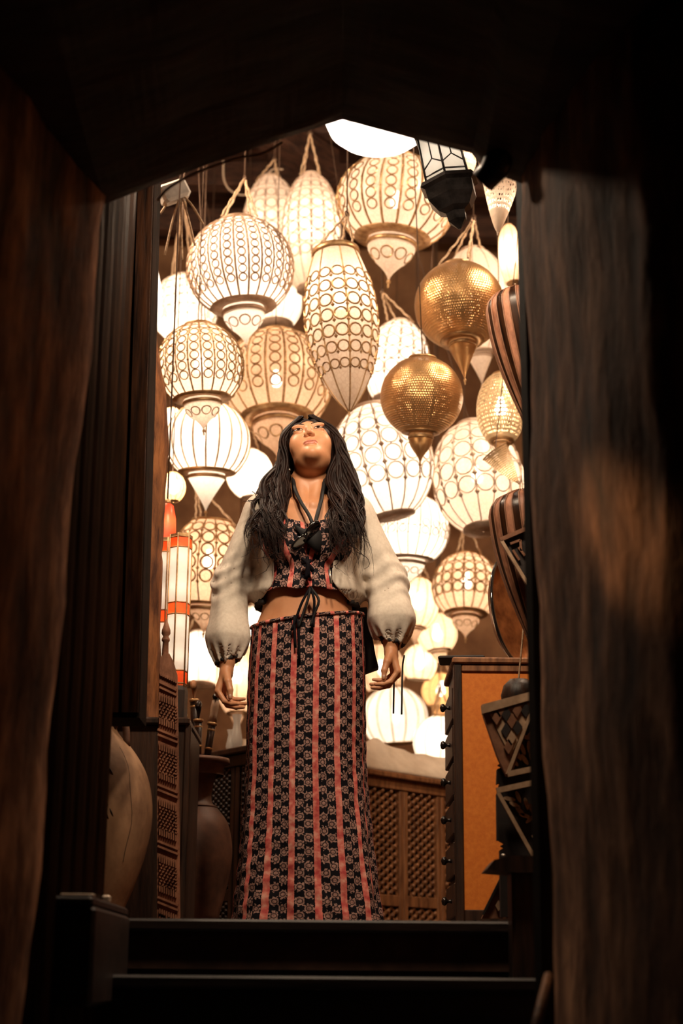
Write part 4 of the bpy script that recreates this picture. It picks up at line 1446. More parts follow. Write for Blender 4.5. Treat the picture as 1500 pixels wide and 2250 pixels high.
t, pr2 = urn('urn', 'dark glazed clay urn with narrow neck between chest and skirt', [(496, 1672), (490, 1684), (472, 1705), (464, 1735), (464, 1762), (482, 1782), (502, 1812), (512, 1862), (510, 1910), (500, 1962), (484, 2030)], 428, 5.56, 'clay_dark')
lathe('rim', [(pr2[0][0] - 0.02, pr2[0][1] + 0.002), (pr2[0][0] + 0.006, pr2[0][1] + 0.006), (pr2[0][0] + 0.008, pr2[0][1] - 0.01), (pr2[0][0] - 0.01, pr2[0][1] - 0.016)], 'clay_dark', t, 40)
lathe('shoulder_band', [(pr2[18][0] + 0.001, pr2[18][1] + 0.004), (pr2[18][0] + 0.005, pr2[18][1]), (pr2[18][0] + 0.001, pr2[18][1] - 0.004)], 'clay_dark', t, 40)

# carved board with finial
Yb = 4.66
og = P(369, 2030, Yb)
og.z = 0
t = thing('carved_board', 'tall carved reddish wooden board with spear-shaped finial standing upright', 'carved board', og, R_(0))
lx0, lx1 = P(346, 1800, Yb).x - og.x, P(393, 1800, Yb).x - og.x
wB = lx1 - lx0
ztop = P(370, 1475, Yb).z
slab('plank', [(345, 2040), (345, 1745), (350, 1480), (352, 1445), (360, 1436), (372, 1436), (380, 1452), (388, 1480), (392, 1745), (394, 2040)], Yb, 0.03, 'wood_red', t, og)
fz = lambda y: P(363, y, Yb).z
fxo = P(363, 1400, Yb).x - og.x
s = mpp(P(363, 1400, Yb))
fin = lathe('finial', [(0.001, fz(1358)), (3 * s, fz(1364)), (9.5 * s, fz(1382)), (10 * s, fz(1390)), (6 * s, fz(1396)), (9 * s, fz(1402)), (9 * s, fz(1406)), (6.5 * s, fz(1409)), (7.5 * s, fz(1440))], 'wood_red', t, 16)
fin.location = (fxo, 0.015, 0)
# double ridges and carved relief between them
for k, yb in enumerate([1508, 1612, 1733, 1857, 1980]):
    for dy in (0, 11):
        strip('ridge', (346.5 + (4 if yb < 1550 else 0), yb + dy - 9), (391.5 - (3 if yb < 1550 else 0), yb + dy + 9), 4.5, Yb, 'wood_red', t, og, 0.007)
relief = []
for k, (ya, yb) in enumerate([(1530, 1598), (1638, 1718), (1760, 1842), (1884, 1966), (2004, 2030)]):
    # tall narrow tablets top and bottom, scrolls between
    def relblock(cx, cy, w, h, ang, th=0.005):
        pts = []
        for (a_, b_) in ((-w, -h), (w, -h), (w, h), (-w, h)):
            x = cx + a_ * math.cos(ang) - b_ * math.sin(ang)
            y = cy + a_ * math.sin(ang) + b_ * math.cos(ang) + (cx - 369) * 0.38
            pts.append((x, y))
        q = [P(x, y, Yb) - og for x, y in pts]
        relief.append(g_prism([(p.x, p.z) for p in q], q[0].y - th * 1.6, q[0].y + 0.001))
    for i in range(8):
        relblock(351.5 + 5 * i, ya + 8, 1.4, 9, 0)
        relblock(351.5 + 5 * i, yb - 8, 1.4, 8, 0)
    n = int((yb - ya - 30) / 7)
    for j in range(max(n, 0)):
        for i in range(6):
            relblock(352 + 7 * i + (3 if j % 2 else 0) * (1 if i < 5 else 0), ya + 22 + 7 * j, 2.3, 1.5, random.choice([0.6, -0.6, 1.2, -1.1]), 0.006)
v, f = merge(relief)
o = link('carving', mesh('carving', v, f), 'wood_red', t)
o['kind'] = 'stuff'
for i in range(8):
    relx = 352 + 4.6 * i
    strip('tooth', (relx, 1478 + 2.2 * i), (relx + 3, 1486 + 2.2 * i), 3.2, Yb, 'wood_red', t, og, 0.006)


# stained glass column lamps
def glass_column(label, cx, ytop, ybot, wpx, Y, yaw, power, stand):
    top = P(cx, ytop, Y)
    bot = P(cx, ybot, Y)
    s = mpp((top + bot) / 2)
    r = wpx / 2 * s
    H = top.z - bot.z
    lean = top.x - bot.x
    t = thing('column_lamp', label, 'lamp', (bot.x, Y, bot.z), R_(yaw), 'stained glass column lamps')
    rows = [(0.0, 0.022, 'd'), (0.025, 0.105, 'o'), (0.105, 0.47, 'w'), (0.47, 0.545, 'o'), (0.545, 0.91, 'w'), (0.91, 0.975, 'o')]
    for i in range(6):
        a0, a1 = math.pi / 3 * i, math.pi / 3 * (i + 1)
        for (h0, h1, kk) in rows:
            if kk == 'd':
                continue
            q = []
            for rr in (r, r * 0.95):
                for (a, z) in ((a0, h0), (a1, h0), (a1, h1), (a0, h1)):
                    q.append((rr * math.cos(a), rr * math.sin(a), H * z))
            link('pane', mesh('pane', q, [(0, 1, 2, 3), (7, 6, 5, 4), (0, 4, 5, 1), (1, 5, 6, 2), (2, 6, 7, 3), (3, 7, 4, 0)]), 'sh_orange' if kk == 'o' else 'sh_glass', t)
        tube('corner_came', [(r * 1.01 * math.cos(a0), r * 1.01 * math.sin(a0), 0), (r * 1.01 * math.cos(a0), r * 1.01 * math.sin(a0), H)], 0.0028, 'brass', t, 5)
    for z in (0.025, 0.105, 0.47, 0.545, 0.91, 0.978):
        pr_ = hexring(r * 1.01, H * z)
        tube('came', pr_ + [pr_[0]], 0.0025, 'brass', t, 4)
    hexshell('cap', [(r * 0.3, H * 1.0), (r * 1.02, H * 1.0), (r * 1.02, H * 0.975), (r * 0.9, H * 0.974)], 'brass', t)
    hexshell('foot', [(r * 1.05, 0.004), (r * 1.12, -0.01), (r * 1.12, -stand), (r * 0.8, -stand - 0.003)], 'wood_dark', t)
    for z in (0.2, 0.42, 0.65, 0.86):
        point_light(t, (0, 0, H * z), power / 4, 0.012, (1, 0.86, 0.70))
    return t


zl = P(390, 1510, 5.12).z
glass_column('white and orange stained glass column lamp in front, beside the carved board', 386, 1176, 1512, 49, 5.12, 20, 2.8, max(0.02, zl - Hch))
zl2 = P(352, 1530, 5.28).z
glass_column('white and orange stained glass column lamp behind, half hidden by the post', 350, 1185, 1540, 46, 5.28, 50, 2.4, max(0.02, zl2 - Hch))
# red glass pendant
C = P(366, 1150, 5.35)
s = mpp(C)
t = thing('red_pendant', 'red glass pendant lantern above the column lamps', 'lantern', C)
lathe('glass', [(0.006, 48 * s), (14 * s, 40 * s), (20 * s, 10 * s), (21 * s, -20 * s), (16 * s, -36 * s), (0.004, -40 * s)], 'sh_red', t, 20)
lathe('cap', [(0.003, 56 * s), (8 * s, 52 * s), (9 * s, 44 * s), (3 * s, 42 * s)], 'brass', t, 16)
tube('chain', [(0, 0, 54 * s), (0, 0, ZC - C.z)], 0.003, 'wire', t, 5)
point_light(t, (0, 0, 0), 0.5, 0.02)

# rough bark post behind the door leaf, standing on the chest
pts = [(304, 560), (312, 760), (324, 880), (326, 1000), (322, 1120), (318, 1300), (316, 1576)]
rad = [32, 34, 44, 42, 40, 36, 36]
Yk = 5.02
cen = catmull([P(x, y, Yk) for x, y in pts], 60)
V, F = [], []
sd = 26
for j, c in enumerate(cen):
    k = j / 59 * (len(rad) - 1)
    i0 = min(int(k), len(rad) - 2)
    r = (rad[i0] + (rad[i0 + 1] - rad[i0]) * (k - i0)) * mpp(c)
    for i in range(sd):
        a = 2 * math.pi * i / sd
        rr = r * (1 + 0.10 * hashn(3 * math.cos(a), 3 * math.sin(a), c.z * 9) + 0.05 * hashn(9 * math.cos(a), 9 * math.sin(a), c.z * 22))
        V.append((c.x + rr * math.cos(a), c.y + rr * math.sin(a), c.z if j < 59 else Hch))
for j in range(59):
    for i in range(sd):
        F.append((j * sd + i, j * sd + (i + 1) % sd, (j + 1) * sd + (i + 1) % sd, (j + 1) * sd + i))
F += [tuple(range(sd)), tuple(59 * sd + i for i in range(sd - 1, -1, -1))]
o = link('bark_post', mesh('bark_post', V, F, True), 'bark')
tag(o, 'rough bark-covered wooden post standing on the dark chest', 'post')


# built-in dark cupboard inside the doorway, its underside above the clay jar
cz = P(300, 1577, 4.3).z
ctx, cbx = P(338, 450, 4.3), P(306, 1577, 4.3)
t = thing('cupboard', 'tall black lacquered cupboard with narrow boards inside the doorway above the clay jar', 'cupboard', (cbx.x, 4.3, cz))
hh_ = 2.9 - cz
dxu = (ctx.x - cbx.x) / (ctx.z - cbx.z) * hh_
v, f = g_prism([(-1.2, 0), (0, 0), (dxu, hh_), (-1.2, hh_)], 0.0, 0.16)
link('carcass', mesh('carcass', v, f), 'dull_black', t)
for k in range(7):
    x1 = -0.052 * k
    v, f = g_prism([(x1 - 0.046, 0.012), (x1 - 0.003, 0.012), (x1 - 0.003 + dxu * 0.99, hh_ * 0.99), (x1 - 0.046 + dxu * 0.99, hh_ * 0.99)], -0.014, 0.0)
    link('front_board', mesh('front_board', v, f), 'wood_lacquer', t)


# daggers standing in the mouth of the dark urn
def dagger(label, hx, hy, tx, ty, Y, handle_mat, kind):
    H_, T_ = P(hx, hy, Y), P(tx, ty, Y)
    d = (T_ - H_)
    ln = d.length
    q = d.to_track_quat('-Z', 'Y')
    t = thing('dagger', label, 'dagger', H_)
    t.rotation_mode = 'QUATERNION'
    t.rotation_quaternion = q
    t['group'] = 'daggers standing in the dark urn'
    s = mpp(H_)
    if kind == 'bird':
        tube('handle', catmull([(24 * s, 0, -4 * s), (16 * s, 0, 6 * s), (4 * s, 0, 8 * s), (-4 * s, 0, -4 * s), (0, 0, -26 * s)], 16), [0.003 + 0.010 * math.sin(math.pi * min(1, 0.15 + k / 17)) for k in range(16)], handle_mat, t, 8)
        g0 = -26 * s
    elif kind == 'tee':
        tube('handle', catmull([(-24 * s, 0, 4 * s), (-8 * s, 0, 2 * s), (0, 0, 5 * s), (12 * s, 0, 2 * s), (22 * s, 0, 6 * s)], 14), [0.010, 0.010, 0.009, 0.007, 0.007, 0.008, 0.009, 0.009, 0.008, 0.007, 0.007, 0.008, 0.009, 0.008], 'black_knob', t, 8)
        lathe('grip', [(0.001, 0), (8 * s, -2 * s), (9 * s, -18 * s), (8 * s, -34 * s), (10 * s, -50 * s), (0.001, -52 * s)], handle_mat, t, 12)
        g0 = -52 * s
    else:
        lathe('grip', [(0.001, 22 * s), (8 * s, 21 * s), (9.5 * s, 14 * s), (8 * s, 0), (9.5 * s, -18 * s), (10 * s, -28 * s), (0.001, -30 * s)], handle_mat, t, 14)
        lathe('band', [(9.2 * s, -14 * s), (10.4 * s, -15 * s), (10.4 * s, -19 * s), (9.2 * s, -20 * s)], 'sh_orange', t, 14)
        g0 = -30 * s
    lathe('guard', [(0.001, g0 + 0.004), (11 * s, g0 + 0.002), (11 * s, g0 - 0.006), (0.001, g0 - 0.008)], 'brass', t, 14)
    lathe('sheath', [(0.001, g0 - 0.004), (8.5 * s, g0 - 0.008), (7.5 * s, (g0 - ln) / 2), (4 * s, -ln + 0.01), (0.001, -ln)], 'wood_lacquer', t, 12)
    for k in range(3):
        zz = g0 - 0.02 - k * (ln + g0) * 0.28
        lathe('sheath_ring', [(8.2 * s, zz), (9.4 * s, zz - 0.003), (8.2 * s, zz - 0.007)], 'brass', t, 12)
    return t


dagger('dagger with a pale bone grip and orange band beside the column lamp', 398, 1542, 418, 1735, 5.57, 'bone', 'plain')
dagger('dagger with a brown bird-head handle', 426, 1512, 428, 1735, 5.60, 'wood_brown', 'bird')
dagger('dagger with a dark hooked handle in front of the others', 436, 1556, 434, 1735, 5.54, 'wood_lacquer', 'bird')
dagger('dagger with a mottled pale grip and black crosspiece, nearest the skirt', 474, 1538, 444, 1735, 5.56, 'bone', 'tee')
# block at the left end of the steps
lbk = P(258, 1985, 3.9)
t = thing('step_block', 'dark low block with painted light glints at the left of the steps', 'block', (lbk.x, 3.9, -0.2))
hz = lbk.z + 0.2
box('block_body', (-0.32, 0, -0.35, 0.25, 0, hz - 0.02), 'step', t, 0.008)
box('cap', (-0.33, -0.005, -0.36, 0.25, hz - 0.022, hz), 'step', t, 0.006)
box('glint_strip', (-0.10, -0.008, -0.33, -0.30, hz, hz + 0.006), 'pale_metal', t, 0.002)  # pale strip puts the light glint along the edge into colour
box('glint_spot', (-0.035, -0.015, -0.02, 0.0, hz, hz + 0.018), 'pale_metal', t, 0.004)  # small pale piece standing in for a glint of light


# ------------------------------------------------------------------ implicit surfaces for the figure
def v3(*a):
    return np.array(a, dtype=np.float32)


def s_cap(p, a, b, ra, rb):
    a, b = np.asarray(a, np.float32), np.asarray(b, np.float32)
    ba = b - a
    t = np.clip(((p - a) @ ba) / float(ba @ ba), 0, 1)
    q = p - a - t[..., None] * ba
    return np.sqrt((q * q).sum(-1)) - (ra + t * (rb - ra))


def s_ell(p, c, r):
    q = (p - np.asarray(c, np.float32))
    r = np.asarray(r, np.float32)
    k0 = np.sqrt(((q / r) ** 2).sum(-1))
    k1 = np.sqrt(((q / (r * r)) ** 2).sum(-1)) + 1e-9
    return k0 * (k0 - 1) / k1


def smin(a, b, k):
    h = np.maximum(k - np.abs(a - b), 0) / k
    return np.minimum(a, b) - h * h * k * 0.25


def smax(a, b, k):
    return -smin(-a, -b, k)


def sdf_mesh(f, xs, ys, zs, project=2, B=6):
    xs, ys, zs = (np.asarray(a, np.float32) for a in (xs, ys, zs))
    nx, ny, nz = len(xs), len(ys), len(zs)
    bx, by, bz = (int(math.ceil(n / B)) for n in (nx, ny, nz))
    ci = [np.minimum(np.arange(b) * B + B // 2, n - 1) for b, n in ((bx, nx), (by, ny), (bz, nz))]
    G = np.stack(np.meshgrid(xs[ci[0]], ys[ci[1]], zs[ci[2]], indexing='ij'), -1).reshape(-1, 3)
    dc = f(G).reshape(bx, by, bz)
    hmax = max(np.diff(xs).max(), np.diff(ys).max(), np.diff(zs).max())
    rad = B * hmax * 1.25
    F = np.repeat(np.repeat(np.repeat(np.where(dc < 0, -1.0, 1.0).astype(np.float32), B, 0), B, 1), B, 2)[:nx, :ny, :nz].copy()
    sel = np.argwhere(np.abs(dc) < rad)
    off = np.stack(np.meshgrid(*(np.arange(B),) * 3, indexing='ij'), -1).reshape(-1, 3)
    for c0 in range(0, len(sel), 1500):
        idx = (sel[c0:c0 + 1500, None, :] * B + off[None]).reshape(-1, 3)
        ok = (idx[:, 0] < nx) & (idx[:, 1] < ny) & (idx[:, 2] < nz)
        idx = idx[ok]
        pts = np.stack([xs[idx[:, 0]], ys[idx[:, 1]], zs[idx[:, 2]]], -1)
        F[idx[:, 0], idx[:, 1], idx[:, 2]] = f(pts)
    S = F < 0
    cnt = np.zeros((nx - 1, ny - 1, nz - 1), np.int8)
    for i in (0, 1):
        for j in (0, 1):
            for k in (0, 1):
                cnt += S[i:nx - 1 + i, j:ny - 1 + j, k:nz - 1 + k]
    act = np.argwhere((cnt > 0) & (cnt < 8))
    vid = np.full(cnt.shape, -1, np.int32)
    vid[act[:, 0], act[:, 1], act[:, 2]] = np.arange(len(act))
    corner = {}
    for i in (0, 1):
        for j in (0, 1):
            for k in (0, 1):
                a = act + np.array([i, j, k])
                corner[(i, j, k)] = (F[a[:, 0], a[:, 1], a[:, 2]], np.stack([xs[a[:, 0]], ys[a[:, 1]], zs[a[:, 2]]], -1))
    acc = np.zeros((len(act), 3), np.float32)
    num = np.zeros(len(act), np.float32)
    cs = list(corner)
    for ia in range(8):
        for ib in range(ia + 1, 8):
            if sum(abs(x - y) for x, y in zip(cs[ia], cs[ib])) != 1:
                continue
            fa, pa = corner[cs[ia]]
            fb, pb = corner[cs[ib]]
            m = (fa < 0) != (fb < 0)
            t = np.where(m, fa / np.where(np.abs(fa - fb) < 1e-9, 1, fa - fb), 0)
            acc += np.where(m[:, None], pa + (pb - pa) * t[:, None], 0)
            num += m
    V = acc / np.maximum(num, 1)[:, None]
    quads = []
    for ax in range(3):
        sl0 = [slice(None)] * 3
        sl1 = [slice(None)] * 3
        sl0[ax] = slice(0, -1)
        sl1[ax] = slice(1, None)
        ch = np.argwhere(S[tuple(sl0)] != S[tuple(sl1)])
        u, w = [(1, 2), (2, 0), (0, 1)][ax]
        n_ = (nx, ny, nz)
        ch = ch[(ch[:, u] > 0) & (ch[:, u] < n_[u] - 1) & (ch[:, w] > 0) & (ch[:, w] < n_[w] - 1)]
        flip = S[ch[:, 0], ch[:, 1], ch[:, 2]]
        ids = []
        for du, dw in ((-1, -1), (0, -1), (0, 0), (-1, 0)):
            c = ch.copy()
            c[:, u] += du
            c[:, w] += dw
            ids.append(vid[c[:, 0], c[:, 1], c[:, 2]])
        q = np.stack(ids, -1)
        q[~flip] = q[~flip][:, ::-1]
        quads.append(q)
    Q = np.concatenate(quads)
    Q = Q[(Q >= 0).all(1)]
    for _ in range(project):
        d = f(V)
        e = 0.0012
        g = np.stack([f(V + v3(*(e * (i == k) for k in range(3)))) - f(V - v3(*(e * (i == k) for k in range(3)))) for i in range(3)], -1) / (2 * e)
        gn = np.maximum((g * g).sum(-1), 0.15)
        step = np.clip(d / gn, -0.003, 0.003)
        V = V - g * step[:, None]
    return V, Q


def relax(V, Q, it=2, lam=0.5):
    e = np.concatenate([Q[:, [0, 1]], Q[:, [1, 2]], Q[:, [2, 3]], Q[:, [3, 0]]])
    for k in range(it):
        acc = np.zeros_like(V)
        cnt = np.zeros(len(V), np.float32)
        for a, b in ((0, 1), (1, 0)):
            np.add.at(acc, e[:, a], V[e[:, b]])
            np.add.at(cnt, e[:, a], 1)
        V = V + (acc / np.maximum(cnt, 1)[:, None] - V) * lam
    return V


def np_mesh(name, V, Q, smooth=True, uv=None):
    me = bpy.data.meshes.new(name)
    me.vertices.add(len(V))
    me.vertices.foreach_set('co', np.asarray(V, np.float32).ravel())
    me.loops.add(len(Q) * 4)
    me.loops.foreach_set('vertex_index', np.asarray(Q, np.int32).ravel())
    me.polygons.add(len(Q))
    me.polygons.foreach_set('loop_start', np.arange(len(Q), dtype=np.int32) * 4)
    if uv is not None:
        lay = me.uv_layers.new(name='UVMap')
        lay.data.foreach_set('uv', np.asarray(uv, np.float32)[np.asarray(Q).ravel()].ravel())
    me.update(calc_edges=True)
    me.validate()
    if smooth:
        me.polygons.foreach_set('use_smooth', np.ones(len(me.polygons), bool))
    return me


# ------------------------------------------------------------------ the woman (local: x image-right, y away, z up, feet at 0)
WX = P(674, 1370, 5.0).x
woman = thing('person', 'woman in cream cropped jacket and long striped floral skirt, head tilted back looking up', 'person', (WX, 5.0, 0))


def to_local(px, py, y=0.0):
    q = P(px, py, 5.0 + y)
    return Vector((q.x - WX, y, q.z))


HC = v3(0.004, 0.012, 1.492)          # head centre
TB, RB = R_(-31), R_(-8)
HR = np.array(Matrix.Rotation(RB, 3, 'Y') @ Matrix.Rotation(TB, 3, 'X'), dtype=np.float32)


def h2w(p):
    return HR @ np.asarray(p, np.float32) + HC


def head_sdf(P_):
    p = (P_ - HC) @ HR          # into head space
    ax = p.copy()
    ax[..., 0] = np.abs(ax[..., 0])
    d = s_ell(p, (0, 0.018, 0.032), (0.073, 0.094, 0.082))
    d = smin(d, s_ell(p, (0, -0.022, -0.022), (0.062, 0.066, 0.085)), 0.03)
    d = smin(d, s_ell(p, (0, -0.026, -0.074), (0.050, 0.054, 0.036)), 0.03)
    d = smin(d, s_ell(p, (0, -0.072, -0.096), (0.020, 0.018, 0.016)), 0.025)
    d = smin(d, s_ell(ax, (0.040, -0.056, -0.030), (0.024, 0.026, 0.030)), 0.025)      # cheeks
    d = smin(d, s_ell(ax, (0.027, -0.079, 0.028), (0.026, 0.010, 0.008)), 0.016)       # brow
    d = smax(d, -s_ell(ax, (0.032, -0.100, 0.008), (0.017, 0.017, 0.012)), 0.012)      # sockets
    d = smin(d, s_ell(ax, (0.0315, -0.0745, 0.008), (0.0180, 0.0138, 0.0130)), 0.004)  # lids
    d = smin(d, s_cap(p, (0, -0.083, 0.016), (0, -0.102, -0.024), 0.0070, 0.0090), 0.010)
    d = smin(d, s_ell(ax, (0.0105, -0.0935, -0.029), (0.0070, 0.009, 0.0065)), 0.007)
    d = smax(d, -s_ell(ax, (0.0058, -0.0985, -0.0365), (0.0032, 0.005, 0.0045)), 0.002)
    d = smin(d, s_ell(p, (0, -0.0865, -0.0575), (0.021, 0.0085, 0.0055)), 0.006)       # lips
    d = smin(d, s_ell(p, (0, -0.0855, -0.0675), (0.0185, 0.0085, 0.0060)), 0.005)
    d = smax(d, -s_ell(p, (0, -0.0965, -0.0622), (0.023, 0.006, 0.0012)), 0.003)
    return d


def hand_pts(side):
    W = HANDW[side]
    s = 1 if side > 0 else -1
    out = []
    yaw = HANDYAW[side]

    def w(x, y, z):
        x2 = x * math.cos(yaw) - y * math.sin(yaw)
        y2 = x * math.sin(yaw) + y * math.cos(yaw)
        return v3(W[0] + s * x2, W[1] + y2, W[2] + z)
    # palm
    out.append(('cap', w(0, 0, 0.03), w(0.002, 0, -0.012), 0.023, 0.021))
    fing = [(-0.030, 0.040, 0.025, 0.022, 0.0085), (-0.010, 0.044, 0.028, 0.023, 0.0085), (0.010, 0.041, 0.026, 0.022, 0.0080), (0.029, 0.032, 0.020, 0.019, 0.0072)]
    for i, (fy, l1, l2, l3, r) in enumerate(fing):
        mcp = w(0.020 - 0.003 * abs(i - 1), fy, -0.074 + 0.006 * abs(i - 1))
        out.append(('cap', w(0.004, fy * 0.55, -0.012), mcp, 0.0125, 0.0105))
        c1, c2, c3 = 0.62 + 0.08 * i, 1.22 + 0.07 * i, 1.50 + 0.05 * i       # flexion from straight down
        a = np.array(mcp)
        for l, c, ra, rb in ((l1, c1, r * 1.05, r), (l2, c2, r, r * 0.9), (l3, c3, r * 0.9, r * 0.66)):
            dx, dz = -math.sin(c) * l, -math.cos(c) * l
            b = a + np.array(w(dx, -0.004 if i == 0 else 0.0, dz) - w(0, 0, 0))
            out.append(('fin', v3(*a), v3(*b), ra, rb))
            a = b
    # thumb
    out.append(('cap', w(-0.002, -0.014, -0.006), w(-0.016, -0.036, -0.040), 0.015, 0.012))
    out.append(('fin', w(-0.016, -0.036, -0.040), w(-0.026, -0.043, -0.068), 0.0115, 0.0095))
    out.append(('fin', w(-0.026, -0.043, -0.068), w(-0.028, -0.045, -0.092), 0.0095, 0.0065))
    return out, w


ZL = to_local(500, 1478).z
ZR_ = to_local(857, 1436).z
HANDW = {-1: (to_local(500, 1478).x, -0.035, ZL + 0.0), 1: (to_local(857, 1436).x, -0.035, ZR_)}
HANDYAW = {-1: 0.25, 1: 0.12}
ELB = {-1: v3(-0.232, 0.02, 1.075), 1: v3(0.238, 0.02, 1.085)}
SHO = {-1: v3(-0.150, 0.015, 1.285), 1: v3(0.150, 0.015, 1.285)}


def torso_sdf(p):
    q = p.copy()
    q[..., 1] *= 1.35
    d = s_cap(q, (0, 0.0, 0.90), (0, 0.0, 1.02), 0.152, 0.125)
    d = smin(d, s_cap(q, (0, 0.0, 1.02), (0, 0.012, 1.20), 0.122, 0.130), 0.05)
    d = d * 0.8
    d = smin(d, s_cap(p, (-0.125, 0.018, 1.272), (0.125, 0.018, 1.272), 0.052, 0.052), 0.05)
    ax = p.copy()
    ax[..., 0] = np.abs(ax[..., 0])
    d = smin(d, s_ell(ax, (0.068, -0.074, 1.155), (0.062, 0.052, 0.062)), 0.03)
    d = smin(d, s_cap(ax, (0.10, 0.03, 1.30), (0.025, 0.032, 1.37), 0.034, 0.032), 0.04)
    d = smin(d, s_cap(p, (0, 0.022, 1.28), (0, 0.014, 1.43), 0.054, 0.047), 0.03)
    # collar bones and throat
    d = smin(d, s_cap(ax, (0.015, -0.058, 1.288), (0.12, -0.02, 1.312), 0.010, 0.009), 0.018)
    d = smin(d, s_cap(ax, (0.012, -0.048, 1.292), (0.040, -0.004, 1.40), 0.012, 0.012), 0.022)
    return d


def body_sdf(p):
    d = torso_sdf(p)
    m = p[:, 2] > 1.33
    if m.any():
        hd = head_sdf(p[m])
        dm = smin(d[m], hd, 0.022)
        d[m] = dm
    for s in (-1, 1):
        W = v3(*HANDW[s])
        d2 = smin(s_cap(p, SHO[s], ELB[s], 0.046, 0.036), s_cap(p, ELB[s], W + v3(0, 0, 0.03), 0.036, 0.0225), 0.02)
        m = (p[:, 2] < W[2] + 0.08) & (np.abs(p[:, 0] - W[0]) < 0.12) & (p[:, 2] > W[2] - 0.22)
        if m.any():
            pm = p[m]
            dh = d2[m]
            prims, _ = hand_pts(s)
            for kind, a, b, ra, rb in prims:
                dd = s_cap(pm, a, b, ra, rb)
                dh = smin(dh, dd, 0.010 if kind == 'cap' else 0.0035)
            d2 = d2.copy()
            d2[m] = dh
        d = smin(d, d2, 0.012)
    # legs and feet (under the skirt)
    m = p[:, 2] < 0.98
    if m.any():
        pm = p[m]
        ax = pm.copy()
        ax[..., 0] = np.abs(ax[..., 0])
        dl = s_cap(ax, (0.078, 0.0, 0.88), (0.075, -0.005, 0.46), 0.078, 0.052)
        dl = smin(dl, s_cap(ax, (0.075, -0.005, 0.46), (0.072, 0.02, 0.09), 0.052, 0.034), 0.03)
        dl = smin(dl, s_cap(ax, (0.072, 0.035, 0.034), (0.085, -0.13, 0.024), 0.034, 0.022), 0.03)
        d[m] = smin(d[m], dl, 0.03)
    return d


def span(*segs):
    out = []
    for a, b, h in segs:
        n = max(1, int(round((b - a) / h)))
        out += [a + (b - a) * i / n for i in range(n)]
    out.append(segs[-1][1])
    return out


hl, hr_ = HANDW[-1][0], HANDW[1][0]
xs = span((-0.40, hl - 0.09, 0.006), (hl - 0.09, hl + 0.075, 0.0024), (hl + 0.075, -0.082, 0.005), (-0.082, 0.082, 0.0022), (0.082, hr_ - 0.075, 0.005), (hr_ - 0.075, hr_ + 0.09, 0.0024), (hr_ + 0.09, 0.40, 0.006))
ys_ = span((-0.20, -0.12, 0.004), (-0.12, 0.02, 0.0022), (0.02, 0.20, 0.005))
zlo = min(ZL, ZR_) - 0.16
zs_ = span((-0.01, zlo, 0.008), (zlo, max(ZL, ZR_) + 0.03, 0.0024), (max(ZL, ZR_) + 0.03, 1.34, 0.006), (1.34, 1.66, 0.0022))
V, Q = sdf_mesh(body_sdf, xs, ys_, zs_)
me = np_mesh('body', V, Q)
me.materials.append(M['skin'])
me.materials.append(M['lip'])
# lip colour by place on the face
hp_ = (V - HC) @ HR
lipv = (((hp_[:, 0] / 0.0235) ** 2 + ((hp_[:, 2] + 0.0625) / 0.0105) ** 2) < 1) & (hp_[:, 1] < -0.078)
nq = len(me.polygons)
if nq == len(Q):
    me.polygons.foreach_set('material_index', lipv[Q].all(1).astype(np.int32))
link('body', me, None, woman)


def in_head(name, v, f, mat, smooth=True, parent=None):
    vv = [tuple(h2w(p)) for p in v]
    return link(name, mesh(name, vv, f, smooth), mat, parent or woman)


# eyes, lashes, brows
def g_sphere(c, r, nu=20, nv=12):
    pr_ = [(r * math.sin(math.pi * i / nv) + 1e-5, r * math.cos(math.pi * i / nv)) for i in range(nv + 1)]
    v, f, _ = g_lathe(pr_, nu)
    return [(x + c[0], y + c[1], z + c[2]) for x, y, z in v], f


